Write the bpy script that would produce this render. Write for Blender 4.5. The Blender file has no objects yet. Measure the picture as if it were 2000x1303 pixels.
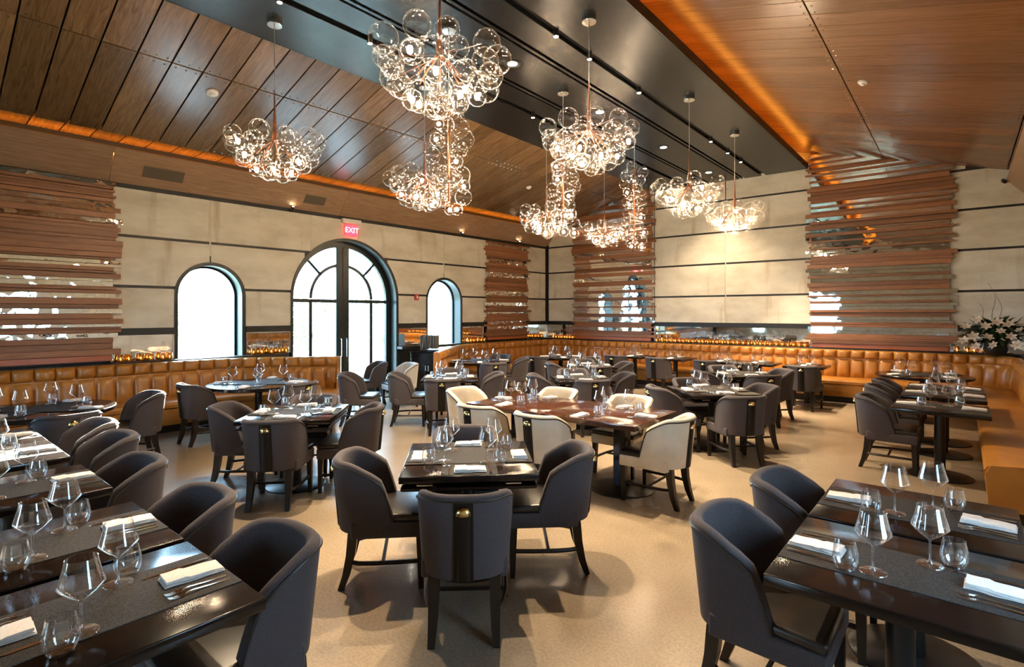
import bpy, bmesh, math, random
from mathutils import Matrix, Vector
random.seed(11)
SC = bpy.context.scene
COL = SC.collection
PI = math.pi
# ------------------------------------------------------------------ camera
CAM_F, CAM_H, YAW = 1049.0, 1.77, math.radians(40)
cd = bpy.data.cameras.new('camera'); cam = bpy.data.objects.new('camera', cd); COL.objects.link(cam)
cam.location = (0, 0, CAM_H); cam.rotation_euler = (PI / 2, 0, YAW)
cd.sensor_fit = 'HORIZONTAL'; cd.sensor_width = 36.0; cd.lens = 36.0 * CAM_F / 2000.0
cd.shift_y = -40.0 / 2000.0; cd.clip_start = 0.05; cd.clip_end = 300
SC.camera = cam
# ------------------------------------------------------------------ sky, sun, exposure
W = bpy.data.worlds.new('world'); SC.world = W; W.use_nodes = True
wn = W.node_tree.nodes; wl = W.node_tree.links
bg = wn['Background']
bg.inputs['Color'].default_value = (0.44, 0.70, 1.0, 1); bg.inputs['Strength'].default_value = 13.0
sd = bpy.data.lights.new('sun', 'SUN'); sun = bpy.data.objects.new('sun', sd); COL.objects.link(sun)
sd.energy = 110.0; sd.angle = math.radians(0.6); sd.color = (1.0, 0.93, 0.82)
sun_dir = Vector((1.0, -0.62, -0.31)); sun.rotation_euler = sun_dir.to_track_quat('-Z', 'Y').to_euler()
sun.location = (-20, 20, 10)
SC.view_settings.view_transform = 'Standard'; SC.view_settings.look = 'None'
SC.view_settings.exposure = 1.10; SC.view_settings.gamma = 1.0; SC.view_settings.use_curve_mapping = False
try:
    SC.cycles.transparent_max_bounces = 10; SC.cycles.max_bounces = 5; SC.cycles.diffuse_bounces = 3
    SC.cycles.glossy_bounces = 4; SC.cycles.transmission_bounces = 2; SC.cycles.adaptive_threshold = 0.05
    SC.cycles.sample_clamp_indirect = 6.0; SC.cycles.caustics_reflective = False; SC.cycles.caustics_refractive = False
    SC.cycles.use_light_tree = False
except Exception:
    pass
BULB, SPOT, COVE, FLAME = 330.0, 220.0, 15.0, 6.0

# ------------------------------------------------------------------ place frames
FX, FY, RX, RY = -math.sin(YAW), math.cos(YAW), math.cos(YAW), math.sin(YAW)
def at(px, d):
    u = (px - 1000) / CAM_F
    return d * (FX + u * RX), d * (FY + u * RY)
CX, CY = at(1068, 16.0)                                   # room corner
LA, RA = math.radians(1.41), math.radians(1.19)
LD = (math.sin(LA), math.cos(LA)); RD = (math.cos(RA), math.sin(RA))
def Lw(s, z, off=0.0): return Vector((CX - LD[0] * s + LD[1] * off, CY - LD[1] * s - LD[0] * off, z))
def Rw(t, z, off=0.0): return Vector((CX + RD[0] * t + RD[1] * off, CY + RD[1] * t - RD[0] * off, z))
XR = 0.98                                                 # right wall
YB = -5.0                                                 # wall behind the camera
def frame(o, ex, ey, ez):
    return Matrix(((ex[0], ey[0], ez[0], o[0]), (ex[1], ey[1], ez[1], o[1]), (ex[2], ey[2], ez[2], o[2]), (0, 0, 0, 1)))
# local frames: x along the wall to the viewer's right, y into the wall, z up
LWM = frame((CX, CY, 0), (LD[0], LD[1], 0), (-LD[1], LD[0], 0), (0, 0, 1))   # local x = -s
RWM = frame((CX, CY, 0), (RD[0], RD[1], 0), (-RD[1], RD[0], 0), (0, 0, 1))   # local x = t

# ------------------------------------------------------------------ materials
def mat(name, col=(.5, .5, .5), rough=.5, metal=0, spec=.5, coat=0, emit=None, es=0, sheen=0):
    m = bpy.data.materials.new(name); m.use_nodes = True
    b = m.node_tree.nodes['Principled BSDF']
    b.inputs['Base Color'].default_value = (*col, 1); b.inputs['Roughness'].default_value = rough
    b.inputs['Metallic'].default_value = metal; b.inputs['Specular IOR Level'].default_value = spec
    b.inputs['Coat Weight'].default_value = coat; b.inputs['Coat Roughness'].default_value = .08
    if sheen: b.inputs['Sheen Weight'].default_value = sheen
    if emit: b.inputs['Emission Color'].default_value = (*emit, 1); b.inputs['Emission Strength'].default_value = es
    return m
def nodes(m): return m.node_tree.nodes, m.node_tree.links, m.node_tree.nodes['Principled BSDF']
def noise_color(m, c1, c2, scale=(1, 1, 1), ns=4.0, detail=5, dist=0.0, rnd=0.0, lo=.3, hi=.7, bump=0.0, bdist=.004, val=0.0):
    n, l, b = nodes(m)
    tc = n.new('ShaderNodeTexCoord'); mp = n.new('ShaderNodeMapping'); mp.inputs['Scale'].default_value = scale
    vec = tc.outputs['Object']
    if rnd:
        oi = n.new('ShaderNodeObjectInfo'); mu = n.new('ShaderNodeMath'); mu.operation = 'MULTIPLY'; mu.inputs[1].default_value = rnd
        l.new(oi.outputs['Random'], mu.inputs[0])
        ad = n.new('ShaderNodeVectorMath'); ad.operation = 'ADD'
        l.new(tc.outputs['Object'], ad.inputs[0]); l.new(mu.outputs[0], ad.inputs[1]); vec = ad.outputs[0]
    l.new(vec, mp.inputs['Vector'])
    nz = n.new('ShaderNodeTexNoise'); nz.inputs['Scale'].default_value = ns; nz.inputs['Detail'].default_value = detail
    nz.inputs['Distortion'].default_value = dist
    l.new(mp.outputs[0], nz.inputs['Vector'])
    cr = n.new('ShaderNodeValToRGB'); cr.color_ramp.elements[0].color = (*c1, 1); cr.color_ramp.elements[1].color = (*c2, 1)
    cr.color_ramp.elements[0].position = lo; cr.color_ramp.elements[1].position = hi
    l.new(nz.outputs['Fac'], cr.inputs[0])
    out = cr.outputs[0]
    if val and rnd:
        hs = n.new('ShaderNodeHueSaturation'); mr = n.new('ShaderNodeMapRange')
        mr.inputs['To Min'].default_value = 1 - val; mr.inputs['To Max'].default_value = 1 + val
        l.new(oi.outputs['Random'], mr.inputs['Value']); l.new(mr.outputs[0], hs.inputs['Value']); l.new(out, hs.inputs['Color']); out = hs.outputs[0]
    l.new(out, b.inputs['Base Color'])
    if bump:
        bp = n.new('ShaderNodeBump'); bp.inputs['Strength'].default_value = bump; bp.inputs['Distance'].default_value = bdist
        l.new(nz.outputs['Fac'], bp.inputs['Height']); l.new(bp.outputs[0], b.inputs['Normal'])
    return m
def wood(name, c1, c2, rough, val=.25, sc=(.9, 9, 9), coat=0.0, bump=.15):
    return noise_color(mat(name, rough=rough, coat=coat), c1, c2, sc, 3.2, 7, 1.4, 37.0, .32, .70, bump, .003, val)
def glassy(name, tint=(1, 1, 1), lo=.05, hi=.75, power=2.6, rough=.0, spec=(1, 1, 1), rim=0.0, rim_p=6.0):
    m = bpy.data.materials.new(name); m.use_nodes = True; n, l = m.node_tree.nodes, m.node_tree.links
    n.remove(n['Principled BSDF'])
    tr = n.new('ShaderNodeBsdfTransparent'); tr.inputs[0].default_value = (*tint, 1)
    gl = n.new('ShaderNodeBsdfGlossy'); gl.inputs['Roughness'].default_value = rough; gl.inputs[0].default_value = (*spec, 1)
    lw = n.new('ShaderNodeLayerWeight'); lw.inputs['Blend'].default_value = .5
    pw = n.new('ShaderNodeMath'); pw.operation = 'POWER'; pw.inputs[1].default_value = power
    mr = n.new('ShaderNodeMapRange'); mr.inputs['To Min'].default_value = lo; mr.inputs['To Max'].default_value = hi
    mx = n.new('ShaderNodeMixShader')
    l.new(lw.outputs['Facing'], pw.inputs[0]); l.new(pw.outputs[0], mr.inputs['Value']); l.new(mr.outputs[0], mx.inputs[0])
    l.new(tr.outputs[0], mx.inputs[1]); l.new(gl.outputs[0], mx.inputs[2]); out = mx.outputs[0]
    if rim:   # white diffuse mixed in edge-on, imitating light caught in the glass wall
        df = n.new('ShaderNodeBsdfDiffuse'); df.inputs[0].default_value = (.95, .95, .93, 1)
        tl = n.new('ShaderNodeBsdfTranslucent'); tl.inputs[0].default_value = (.95, .95, .93, 1)
        m2 = n.new('ShaderNodeMixShader'); l.new(df.outputs[0], m2.inputs[1]); l.new(tl.outputs[0], m2.inputs[2])
        p2 = n.new('ShaderNodeMath'); p2.operation = 'POWER'; p2.inputs[1].default_value = rim_p; l.new(lw.outputs['Facing'], p2.inputs[0])
        k2 = n.new('ShaderNodeMath'); k2.operation = 'MULTIPLY'; k2.inputs[1].default_value = rim; l.new(p2.outputs[0], k2.inputs[0])
        m3 = n.new('ShaderNodeMixShader'); l.new(k2.outputs[0], m3.inputs[0]); l.new(out, m3.inputs[1]); l.new(m2.outputs[0], m3.inputs[2]); out = m3.outputs[0]
    l.new(out, n['Material Output'].inputs[0])
    return m
M = {}
M['wood_left'] = wood('ceiling_wood_left', (.115, .064, .028), (.215, .128, .060), .26, .28, (.8, 9, 9))
M['wood_right'] = wood('ceiling_wood_right', (.165, .072, .028), (.25, .115, .050), .26, .18, (.5, 12, 12))
M['wood_slat'] = wood('slat_wood', (.215, .088, .036), (.33, .142, .062), .42, .26, (.7, 14, 14))
M['wood_fascia'] = wood('fascia_wood', (.26, .155, .088), (.40, .25, .150), .40, .10, (.7, 10, 10))
M['copper_wood'] = wood('copper_toned_wood', (.38, .10, .035), (.46, .14, .05), .30, .05, (.5, 8, 8))
M['dark_panel'] = wood('black_stained_wood', (.004, .0045, .005), (.012, .0135, .0145), .27, .12, (.6, 16, 16), bump=.3)
M['dark_panel'].node_tree.nodes['Principled BSDF'].inputs['Specular IOR Level'].default_value = .22
M['black'] = mat('black_gap', (.006, .006, .006), .6)
M['frame_black'] = mat('black_frame_paint', (.010, .014, .013), .32)
M['band_black'] = mat('black_band', (.008, .008, .008), .45)
M['table'] = noise_color(mat('espresso_table', (.02, .012, .01), .15, spec=.4), (.006, .0045, .004), (.013, .008, .007), (1, 8, 8), 3, 5)
M['table_red'] = noise_color(mat('mahogany_table', (.06, .02, .01), .14, coat=.1), (.035, .012, .008), (.065, .022, .012), (.8, 8, 8), 2.5, 5)
M['leg'] = noise_color(mat('espresso_leg', (.014, .010, .008), .35, spec=.35), (.009, .007, .006), (.018, .012, .009), (8, 8, 1), 3, 4)
M['metal_black'] = mat('black_metal', (.012, .012, .013), .35, .2)
M['fabric'] = noise_color(mat('grey_fabric', (.1, .1, .1), .9, spec=.3, sheen=.06), (.042, .036, .040), (.082, .071, .078), (1, 1, 1), 260, 3, 0, 0, .3, .7, .25, .001)
M['fabric_lit'] = noise_color(mat('lit_grey_fabric', (.1, .1, .1), .85, sheen=.3), (.30, .29, .28), (.40, .385, .37), (1, 1, 1), 220, 3, 0, 0, .3, .7, .25, .001)  # grey fabric again, with the light on it put into a paler colour
M['cream'] = noise_color(mat('cream_leather', (.6, .5, .4), .36), (.60, .52, .40), (.70, .62, .49), (1, 1, 1), 9, 4, 0, 0, .3, .7, .04, .002)
M['seat_leather'] = noise_color(mat('black_leather', (.015, .013, .012), .32), (.012, .010, .009), (.022, .018, .016), (1, 1, 1), 12, 4, 0, 0, .3, .7, .06, .002)
M['piping'] = mat('black_piping', (.010, .009, .009), .4)
M['strip_black'] = mat('black_strip', (.006, .0055, .005), .45, spec=.25)
M['brass'] = mat('polished_brass', (.80, .60, .26), .16, 1.0)
M['bench'] = noise_color(mat('caramel_leather', (.4, .2, .05), .34, coat=.15), (.35, .140, .020), (.46, .195, .034), (1, 1, 1), 5, 4, .3, 9.0, .3, .7, .05, .004, .06)
M['napkin'] = noise_color(mat('white_linen', (.8, .77, .75), .85), (.74, .70, .67), (.84, .81, .79), (1, 1, 1), 120, 2, 0, 0, .3, .7, .1, .0006)
M['steel'] = mat('polished_steel', (.62, .60, .57), .14, 1.0)
M['nickel'] = mat('brushed_nickel', (.55, .53, .50), .25, 1.0)
M['copper_stem'] = mat('brown_copper_stem', (.20, .075, .035), .35, .35)
M['cord'] = mat('grey_cord', (.30, .29, .27), .5)
M['glass'] = glassy('clear_glass', (.98, .98, .98), .09, .9, 2.3, rim=.25, rim_p=6.0)
M['bubble'] = glassy('bubble_glass', (.985, .97, .95), .04, .55, 3.2, rim=.42, rim_p=9.0)
M['pane'] = glassy('window_glass', (.97, 1.0, .98), .03, .5, 4.0)
M['votive'] = glassy('amber_glass', (.97, .78, .46), .14, .95, 1.8, .03, (1, .84, .55))
M['wax'] = mat('candle_wax', (.70, .52, .30), .6)
M['flame'] = mat('flame', (1, .5, .15), .5, emit=(1, .58, .22), es=FLAME)
M['bulb'] = mat('bulb_glow', (1, .8, .5), .4, emit=(1.0, .76, .50), es=BULB)
M['led'] = mat('amber_led', (1, .4, .1), .5, emit=(1.0, .36, .035), es=COVE)
M['led_dim'] = mat('amber_led_dim', (1, .4, .1), .5, emit=(1.0, .33, .03), es=COVE * .5)
M['lamp_lens'] = mat('spot_lens', (1, .85, .6), .4, emit=(1.0, .80, .55), es=40)
M['white_plastic'] = mat('white_plastic', (.78, .76, .72), .45)
M['bead'] = mat('pale_bead', (.60, .57, .47), .6)
M['red'] = mat('red_plastic', (.55, .03, .03), .45)
M['grille'] = mat('speaker_grille', (.11, .085, .055), .75)
M['leaf'] = noise_color(mat('dark_leaf', (.02, .05, .02), .45), (.012, .035, .010), (.035, .085, .025), (1, 1, 1), 9)
M['petal'] = noise_color(mat('lily_petal', (.7, .62, .5), .6), (.50, .41, .31), (.70, .61, .50), (1, 1, 1), 14)
M['twig'] = mat('curly_twig', (.13, .08, .04), .7)
M['grass'] = noise_color(mat('lawn', (.2, .3, .1), .9), (.27, .29, .19), (.40, .41, .30), (1, 1, 1), 2.0)
M['stone'] = noise_color(mat('pale_paving', (.5, .5, .47), .9), (.52, .50, .45), (.66, .63, .57), (1, 1, 1), 3.0)
M['hedge'] = noise_color(mat('hedge_leaf', (.1, .2, .05), .8), (.10, .20, .04), (.34, .46, .13), (1, 1, 1), 1.6)
M['paper'] = mat('menu_card', (.16, .15, .14), .6)

def floor_mat():
    m = mat('polished_concrete', (.4, .33, .25), .22); n, l, b = nodes(m)
    tc = n.new('ShaderNodeTexCoord')
    a = n.new('ShaderNodeTexNoise'); a.inputs['Scale'].default_value = .55; a.inputs['Detail'].default_value = 5
    c = n.new('ShaderNodeTexNoise'); c.inputs['Scale'].default_value = 60; c.inputs['Detail'].default_value = 3
    v = n.new('ShaderNodeTexVoronoi'); v.inputs['Scale'].default_value = 70
    for q in (a, c, v): l.new(tc.outputs['Object'], q.inputs['Vector'])
    r = n.new('ShaderNodeValToRGB'); r.color_ramp.elements[0].color = (.200, .156, .110, 1); r.color_ramp.elements[1].color = (.310, .248, .178, 1)
    r.color_ramp.elements[0].position = .3; r.color_ramp.elements[1].position = .7; l.new(a.outputs['Fac'], r.inputs[0])
    r2 = n.new('ShaderNodeValToRGB'); r2.color_ramp.elements[0].color = (.86, .86, .86, 1); r2.color_ramp.elements[1].color = (1.05, 1.05, 1.05, 1)
    r2.color_ramp.elements[0].position = .38; r2.color_ramp.elements[1].position = .6; l.new(c.outputs['Fac'], r2.inputs[0])
    r3 = n.new('ShaderNodeValToRGB'); r3.color_ramp.elements[0].color = (.55, .5, .45, 1); r3.color_ramp.elements[1].color = (1, 1, 1, 1)
    r3.color_ramp.elements[0].position = .10; r3.color_ramp.elements[1].position = .17; l.new(v.outputs['Distance'], r3.inputs[0])
    m1 = n.new('ShaderNodeMixRGB'); m1.blend_type = 'MULTIPLY'; m1.inputs[0].default_value = 1
    m2 = n.new('ShaderNodeMixRGB'); m2.blend_type = 'MULTIPLY'; m2.inputs[0].default_value = .7
    l.new(r.outputs[0], m1.inputs[1]); l.new(r2.outputs[0], m1.inputs[2]); l.new(m1.outputs[0], m2.inputs[1]); l.new(r3.outputs[0], m2.inputs[2])
    l.new(m2.outputs[0], b.inputs['Base Color'])
    rr = n.new('ShaderNodeMapRange'); rr.inputs['To Min'].default_value = .16; rr.inputs['To Max'].default_value = .34
    l.new(a.outputs['Fac'], rr.inputs['Value']); l.new(rr.outputs[0], b.inputs['Roughness'])
    return m
M['floor'] = floor_mat()
def concrete_mat():
    m = mat('limewashed_panel', (.5, .46, .36), .55); n, l, b = nodes(m)
    tc = n.new('ShaderNodeTexCoord'); mp = n.new('ShaderNodeMapping'); mp.inputs['Scale'].default_value = (1.0, 1, 2.2)
    oi = n.new('ShaderNodeObjectInfo'); mu = n.new('ShaderNodeMath'); mu.operation = 'MULTIPLY'; mu.inputs[1].default_value = 23
    l.new(oi.outputs['Random'], mu.inputs[0])
    ad = n.new('ShaderNodeVectorMath'); l.new(tc.outputs['Object'], ad.inputs[0]); l.new(mu.outputs[0], ad.inputs[1]); l.new(ad.outputs[0], mp.inputs[0])
    a = n.new('ShaderNodeTexNoise'); a.inputs['Scale'].default_value = 1.3; a.inputs['Detail'].default_value = 7; a.inputs['Roughness'].default_value = .62
    l.new(mp.outputs[0], a.inputs['Vector'])
    r = n.new('ShaderNodeValToRGB'); r.color_ramp.elements[0].color = (.54, .49, .385, 1); r.color_ramp.elements[1].color = (.74, .70, .60, 1)
    r.color_ramp.elements[0].position = .30; r.color_ramp.elements[1].position = .62; l.new(a.outputs['Fac'], r.inputs[0])
    mp2 = n.new('ShaderNodeMapping'); mp2.inputs['Scale'].default_value = (1.6, 1, .22); l.new(ad.outputs[0], mp2.inputs[0])
    s = n.new('ShaderNodeTexNoise'); s.inputs['Scale'].default_value = 2.0; s.inputs['Detail'].default_value = 9; l.new(mp2.outputs[0], s.inputs['Vector'])
    r2 = n.new('ShaderNodeValToRGB'); r2.color_ramp.elements[0].color = (.62, .52, .38, 1); r2.color_ramp.elements[1].color = (1, 1, 1, 1)
    r2.color_ramp.elements[0].position = .27; r2.color_ramp.elements[1].position = .40; l.new(s.outputs['Fac'], r2.inputs[0])
    mx = n.new('ShaderNodeMixRGB'); mx.blend_type = 'MULTIPLY'; mx.inputs[0].default_value = .7
    l.new(r.outputs[0], mx.inputs[1]); l.new(r2.outputs[0], mx.inputs[2]); l.new(mx.outputs[0], b.inputs['Base Color'])
    bp = n.new('ShaderNodeBump'); bp.inputs['Strength'].default_value = .12; bp.inputs['Distance'].default_value = .01
    l.new(a.outputs['Fac'], bp.inputs['Height']); l.new(bp.outputs[0], b.inputs['Normal'])
    return m
M['concrete'] = concrete_mat()
def mirror_mat(name, col, strength, scale):
    m = mat(name, col, .03, 1.0); n, l, b = nodes(m)
    tc = n.new('ShaderNodeTexCoord'); nz = n.new('ShaderNodeTexNoise'); nz.inputs['Scale'].default_value = scale; nz.inputs['Detail'].default_value = 1.5
    oi = n.new('ShaderNodeObjectInfo'); mu = n.new('ShaderNodeMath'); mu.operation = 'MULTIPLY'; mu.inputs[1].default_value = 31
    ad = n.new('ShaderNodeVectorMath'); l.new(oi.outputs['Random'], mu.inputs[0]); l.new(tc.outputs['Object'], ad.inputs[0]); l.new(mu.outputs[0], ad.inputs[1])
    l.new(ad.outputs[0], nz.inputs['Vector'])
    bp = n.new('ShaderNodeBump'); bp.inputs['Strength'].default_value = strength; bp.inputs['Distance'].default_value = .03
    l.new(nz.outputs['Fac'], bp.inputs['Height']); l.new(bp.outputs[0], b.inputs['Normal'])
    return m
M['mirror_wavy'] = mirror_mat('wavy_mirror', (.88, .82, .74), .45, 4)
M['mirror_calm'] = mirror_mat('rippled_mirror', (.88, .83, .76), .14, 3)
M['mirror'] = mirror_mat('antique_mirror', (.80, .74, .66), .02, 3)
def mat_mat():
    m = mat('woven_placemat', (.04, .04, .04), .7, spec=.2); n, l, b = nodes(m)
    tc = n.new('ShaderNodeTexCoord')
    w = n.new('ShaderNodeTexWave'); w.inputs['Scale'].default_value = 33; w.bands_direction = 'X'; w.inputs['Distortion'].default_value = .4
    c = n.new('ShaderNodeTexNoise'); c.inputs['Scale'].default_value = 190
    l.new(tc.outputs['Object'], w.inputs['Vector']); l.new(tc.outputs['Object'], c.inputs['Vector'])
    mm = n.new('ShaderNodeMath'); mm.operation = 'MULTIPLY'; l.new(w.outputs['Fac'], mm.inputs[0]); l.new(c.outputs['Fac'], mm.inputs[1])
    r = n.new('ShaderNodeValToRGB'); r.color_ramp.elements[0].color = (.006, .006, .006, 1); r.color_ramp.elements[1].color = (.105, .10, .10, 1)
    r.color_ramp.elements[0].position = .18; r.color_ramp.elements[1].position = .62; l.new(mm.outputs[0], r.inputs[0]); l.new(r.outputs[0], b.inputs['Base Color'])
    bp = n.new('ShaderNodeBump'); bp.inputs['Strength'].default_value = .6; bp.inputs['Distance'].default_value = .0015
    l.new(mm.outputs[0], bp.inputs['Height']); l.new(bp.outputs[0], b.inputs['Normal'])
    return m
M['placemat'] = mat_mat()

# ------------------------------------------------------------------ mesh helpers
def mesh_of(name, verts, faces, smooth=True, angle=40):
    me = bpy.data.meshes.new(name); me.from_pydata([tuple(v) for v in verts], [], faces); me.validate()
    if smooth:
        me.polygons.foreach_set('use_smooth', [True] * len(me.polygons))
        me.set_sharp_from_angle(angle=math.radians(angle))
    me.update(); return me
def fix(me):
    b = bmesh.new(); b.from_mesh(me); bmesh.ops.recalc_face_normals(b, faces=b.faces[:]); b.to_mesh(me); b.free(); return me
def obj(name, me, m, parent=None, mw=None, loc=None, rz=0.0):
    o = bpy.data.objects.new(name, me); COL.objects.link(o)
    if m is not None and me is not None and not me.materials: me.materials.append(M[m])
    if parent: o.parent = parent
    if mw is not None: o.matrix_local = mw
    elif loc is not None: o.location = loc; o.rotation_euler = (0, 0, rz)
    return o
def tag(o, label=None, cat=None, group=None, kind=None):
    if label: o['label'] = label
    if cat: o['category'] = cat
    if group: o['group'] = group
    if kind: o['kind'] = kind
    return o
def empty(name, loc=(0, 0, 0), rz=0.0, mw=None):
    o = bpy.data.objects.new(name, None); COL.objects.link(o); o.empty_display_size = .1
    if mw is not None: o.matrix_world = mw
    else: o.location = loc; o.rotation_euler = (0, 0, rz)
    return o
def copy_tree(o, parent=None):
    c = o.copy(); COL.objects.link(c); c.parent = parent
    for ch in o.children: copy_tree(ch, c)
    return c
_rb = {}
def rbox(sx, sy, sz, b=.004, seg=1, c=(0, 0, 0)):
    k = (round(sx, 4), round(sy, 4), round(sz, 4), b, seg, c)
    if k in _rb: return _rb[k]
    bm = bmesh.new(); bmesh.ops.create_cube(bm, size=1.0)
    for v in bm.verts: v.co = Vector((v.co.x * sx + c[0], v.co.y * sy + c[1], v.co.z * sz + c[2]))
    if b: bmesh.ops.bevel(bm, geom=bm.edges[:], offset=b, segments=seg, affect='EDGES', profile=.5)
    me = bpy.data.meshes.new('box'); bm.to_mesh(me); bm.free()
    me.polygons.foreach_set('use_smooth', [seg > 1] * len(me.polygons))
    if seg > 1: me.set_sharp_from_angle(angle=math.radians(50))
    _rb[k] = me; return me
def rbox_new(*a, **k):
    return rbox(*a, **k).copy()
def lathe(prof, n=24, cap=True):
    v, f = [], []
    for r, z in prof:
        for i in range(n):
            a = 2 * PI * i / n; v.append((r * math.cos(a), r * math.sin(a), z))
    for j in range(len(prof) - 1):
        for i in range(n):
            a, b = j * n + i, j * n + (i + 1) % n
            f.append((a, b, b + n, a + n))
    if cap:
        f.append(tuple(reversed(range(n)))); f.append(tuple(range((len(prof) - 1) * n, len(prof) * n)))
    return v, f
def tube(pts, r, n=8, cap=True):
    pts = [Vector(p) for p in pts]; v, f = [], []
    rr = r if isinstance(r, (list, tuple)) else [r] * len(pts)
    up = Vector((0, 0, 1)); 
    for i, p in enumerate(pts):
        t = (pts[min(i + 1, len(pts) - 1)] - pts[max(i - 1, 0)]).normalized()
        a = t.cross(up if abs(t.z) < .95 else Vector((1, 0, 0))).normalized(); b = t.cross(a)
        for k in range(n):
            an = 2 * PI * k / n; v.append(p + a * (rr[i] * math.cos(an)) + b * (rr[i] * math.sin(an)))
    for i in range(len(pts) - 1):
        for k in range(n):
            x, y = i * n + k, i * n + (k + 1) % n; f.append((x, y, y + n, x + n))
    if cap: f.append(tuple(range(n))[::-1]); f.append(tuple(range((len(pts) - 1) * n, len(pts) * n)))
    return v, f
def joined(parts):
    V, Fc = [], []
    for v, f in parts:
        k = len(V); V += list(v); Fc += [tuple(i + k for i in q) for q in f]
    return V, Fc
def boxvf(x0, x1, y0, y1, z0, z1):
    v = [(x0, y0, z0), (x1, y0, z0), (x1, y1, z0), (x0, y1, z0), (x0, y0, z1), (x1, y0, z1), (x1, y1, z1), (x0, y1, z1)]
    return v, [(0, 3, 2, 1), (4, 5, 6, 7), (0, 1, 5, 4), (1, 2, 6, 5), (2, 3, 7, 6), (3, 0, 4, 7)]
def boxo(name, x0, x1, y0, y1, z0, z1, m, parent=None, b=0.0, mw=None):
    me = rbox(x1 - x0, y1 - y0, z1 - z0, b, 1, ((x0 + x1) / 2, (y0 + y1) / 2, (z0 + z1) / 2)).copy()
    return obj(name, me, m, parent, mw)

# ------------------------------------------------------------------ the room shell
fl = mesh_of('floor', [(-10.6, YB - .3, 0), (1.4, YB - .3, 0), (1.4, 13.6, 0), (-10.6, 13.6, 0), (-10.6, YB - .3, -.2), (1.4, YB - .3, -.2), (1.4, 13.6, -.2), (-10.6, 13.6, -.2)],
             [(0, 1, 2, 3), (4, 7, 6, 5), (0, 4, 5, 1), (1, 5, 6, 2), (2, 6, 7, 3), (3, 7, 4, 0)], False)
tag(obj('floor', fl, 'floor'), 'polished warm grey concrete floor with dark speckles', None, None, 'structure')

DOOR = (6.63, 1.19, 2.06, 0.0)           # s centre, half width, springing, sill
WIN1 = (9.24, .51, 2.07, .70)
WIN2 = (4.03, .53, 2.05, .70)
WIN0 = (14.4, .51, 2.07, .70)            # further along, out of the frame
HOLES = [DOOR, WIN1, WIN2, WIN0]
WALL_T = .34
ZW = 4.75
def arch_top(h, s):
    d = abs(s - h[0])
    return h[2] + math.sqrt(max(0, h[1] ** 2 - d * d))
def s_samples(s0, s1, extra=()):
    ss = {round(s0, 4), round(s1, 4)}
    for e in extra:
        if s0 < e < s1: ss.add(round(e, 4))
    for h in HOLES:
        for i in range(33):
            s = h[0] - h[1] * math.cos(PI * i / 32)
            if s0 < s < s1: ss.add(round(s, 4))
    return sorted(ss)
def wall_left():
    V, Fc = [], []
    def quad(*p):
        k = len(V); V.extend(p); Fc.append((k, k + 1, k + 2, k + 3))
    S = s_samples(-.4, 18.4)
    for a, b in zip(S, S[1:]):
        mid = (a + b) / 2; h = next((q for q in HOLES if abs(mid - q[0]) < q[1]), None)
        for y in (0.02, WALL_T):
            if h is None:
                quad((-a, y, 0), (-b, y, 0), (-b, y, ZW), (-a, y, ZW))
            else:
                ta, tb = arch_top(h, a), arch_top(h, b)
                quad((-a, y, ta), (-b, y, tb), (-b, y, ZW), (-a, y, ZW))
                if h[3] > 0: quad((-a, y, 0), (-b, y, 0), (-b, y, h[3]), (-a, y, h[3]))
        if h is not None:
            ta, tb = arch_top(h, a), arch_top(h, b)
            quad((-a, .02, ta), (-b, .02, tb), (-b, WALL_T, tb), (-a, WALL_T, ta))
            if h[3] > 0: quad((-a, .02, h[3]), (-b, .02, h[3]), (-b, WALL_T, h[3]), (-a, WALL_T, h[3]))
    for h in HOLES:
        for e in (h[0] - h[1], h[0] + h[1]):
            quad((-e, .02, h[3]), (-e, .02, h[2]), (-e, WALL_T, h[2]), (-e, WALL_T, h[3]))
    quad((.4, .02, ZW), (-18.4, .02, ZW), (-18.4, WALL_T, ZW), (.4, WALL_T, ZW))
    return mesh_of('wall_left', V, Fc, False)
wl_o = tag(obj('wall_left', wall_left(), 'band_black', None, LWM), 'panelled wall with arched door and arched windows', None, None, 'structure')
wb = mesh_of('wall_back', *boxvf(-.4, 12.2, .02, .3, 0, 6.2), False)
wb_o = tag(obj('wall_back', wb, 'band_black', None, RWM), 'far wall with pale panels above the long bench', None, None, 'structure')
# the two walls outside the frame, with tall windows that light the near tables
def wall_with_windows(name, label, mw, x0, x1, z1, holes, y0, y1):
    """local x along the wall; holes: (xa, xb, za, zb)"""
    parts = []; x = x0
    for a, b, za, zb in holes:
        parts += [boxvf(x, a, y0, y1, 0, z1), boxvf(a, b, y0, y1, 0, za), boxvf(a, b, y0, y1, zb, z1)]; x = b
    parts.append(boxvf(x, x1, y0, y1, 0, z1))
    return tag(obj(name, mesh_of(name, *joined(parts), False), 'concrete', None, mw), label, None, None, 'structure')
FRONT_H = [(-8.1, -7.4, .7, 2.8), (-5.3, -4.0, .7, 2.8)]
RIGHT_H = [(1.7, 2.7, .9, 2.3)]
FRM = frame((0, YB, 0), (1, 0, 0), (0, 1, 0), (0, 0, 1)); RIM = frame((XR, 0, 0), (0, 1, 0), (-1, 0, 0), (0, 0, 1))
wall_with_windows('wall_front', 'pale wall with tall windows at the near end of the room', FRM, -10.6, 1.3, 6.2, FRONT_H, -.3, 0)
wall_with_windows('wall_right', 'pale side wall with windows beyond the right-row tables', RIM, YB - .3, 13.5, 5.2, RIGHT_H, -.25, 0)

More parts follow.
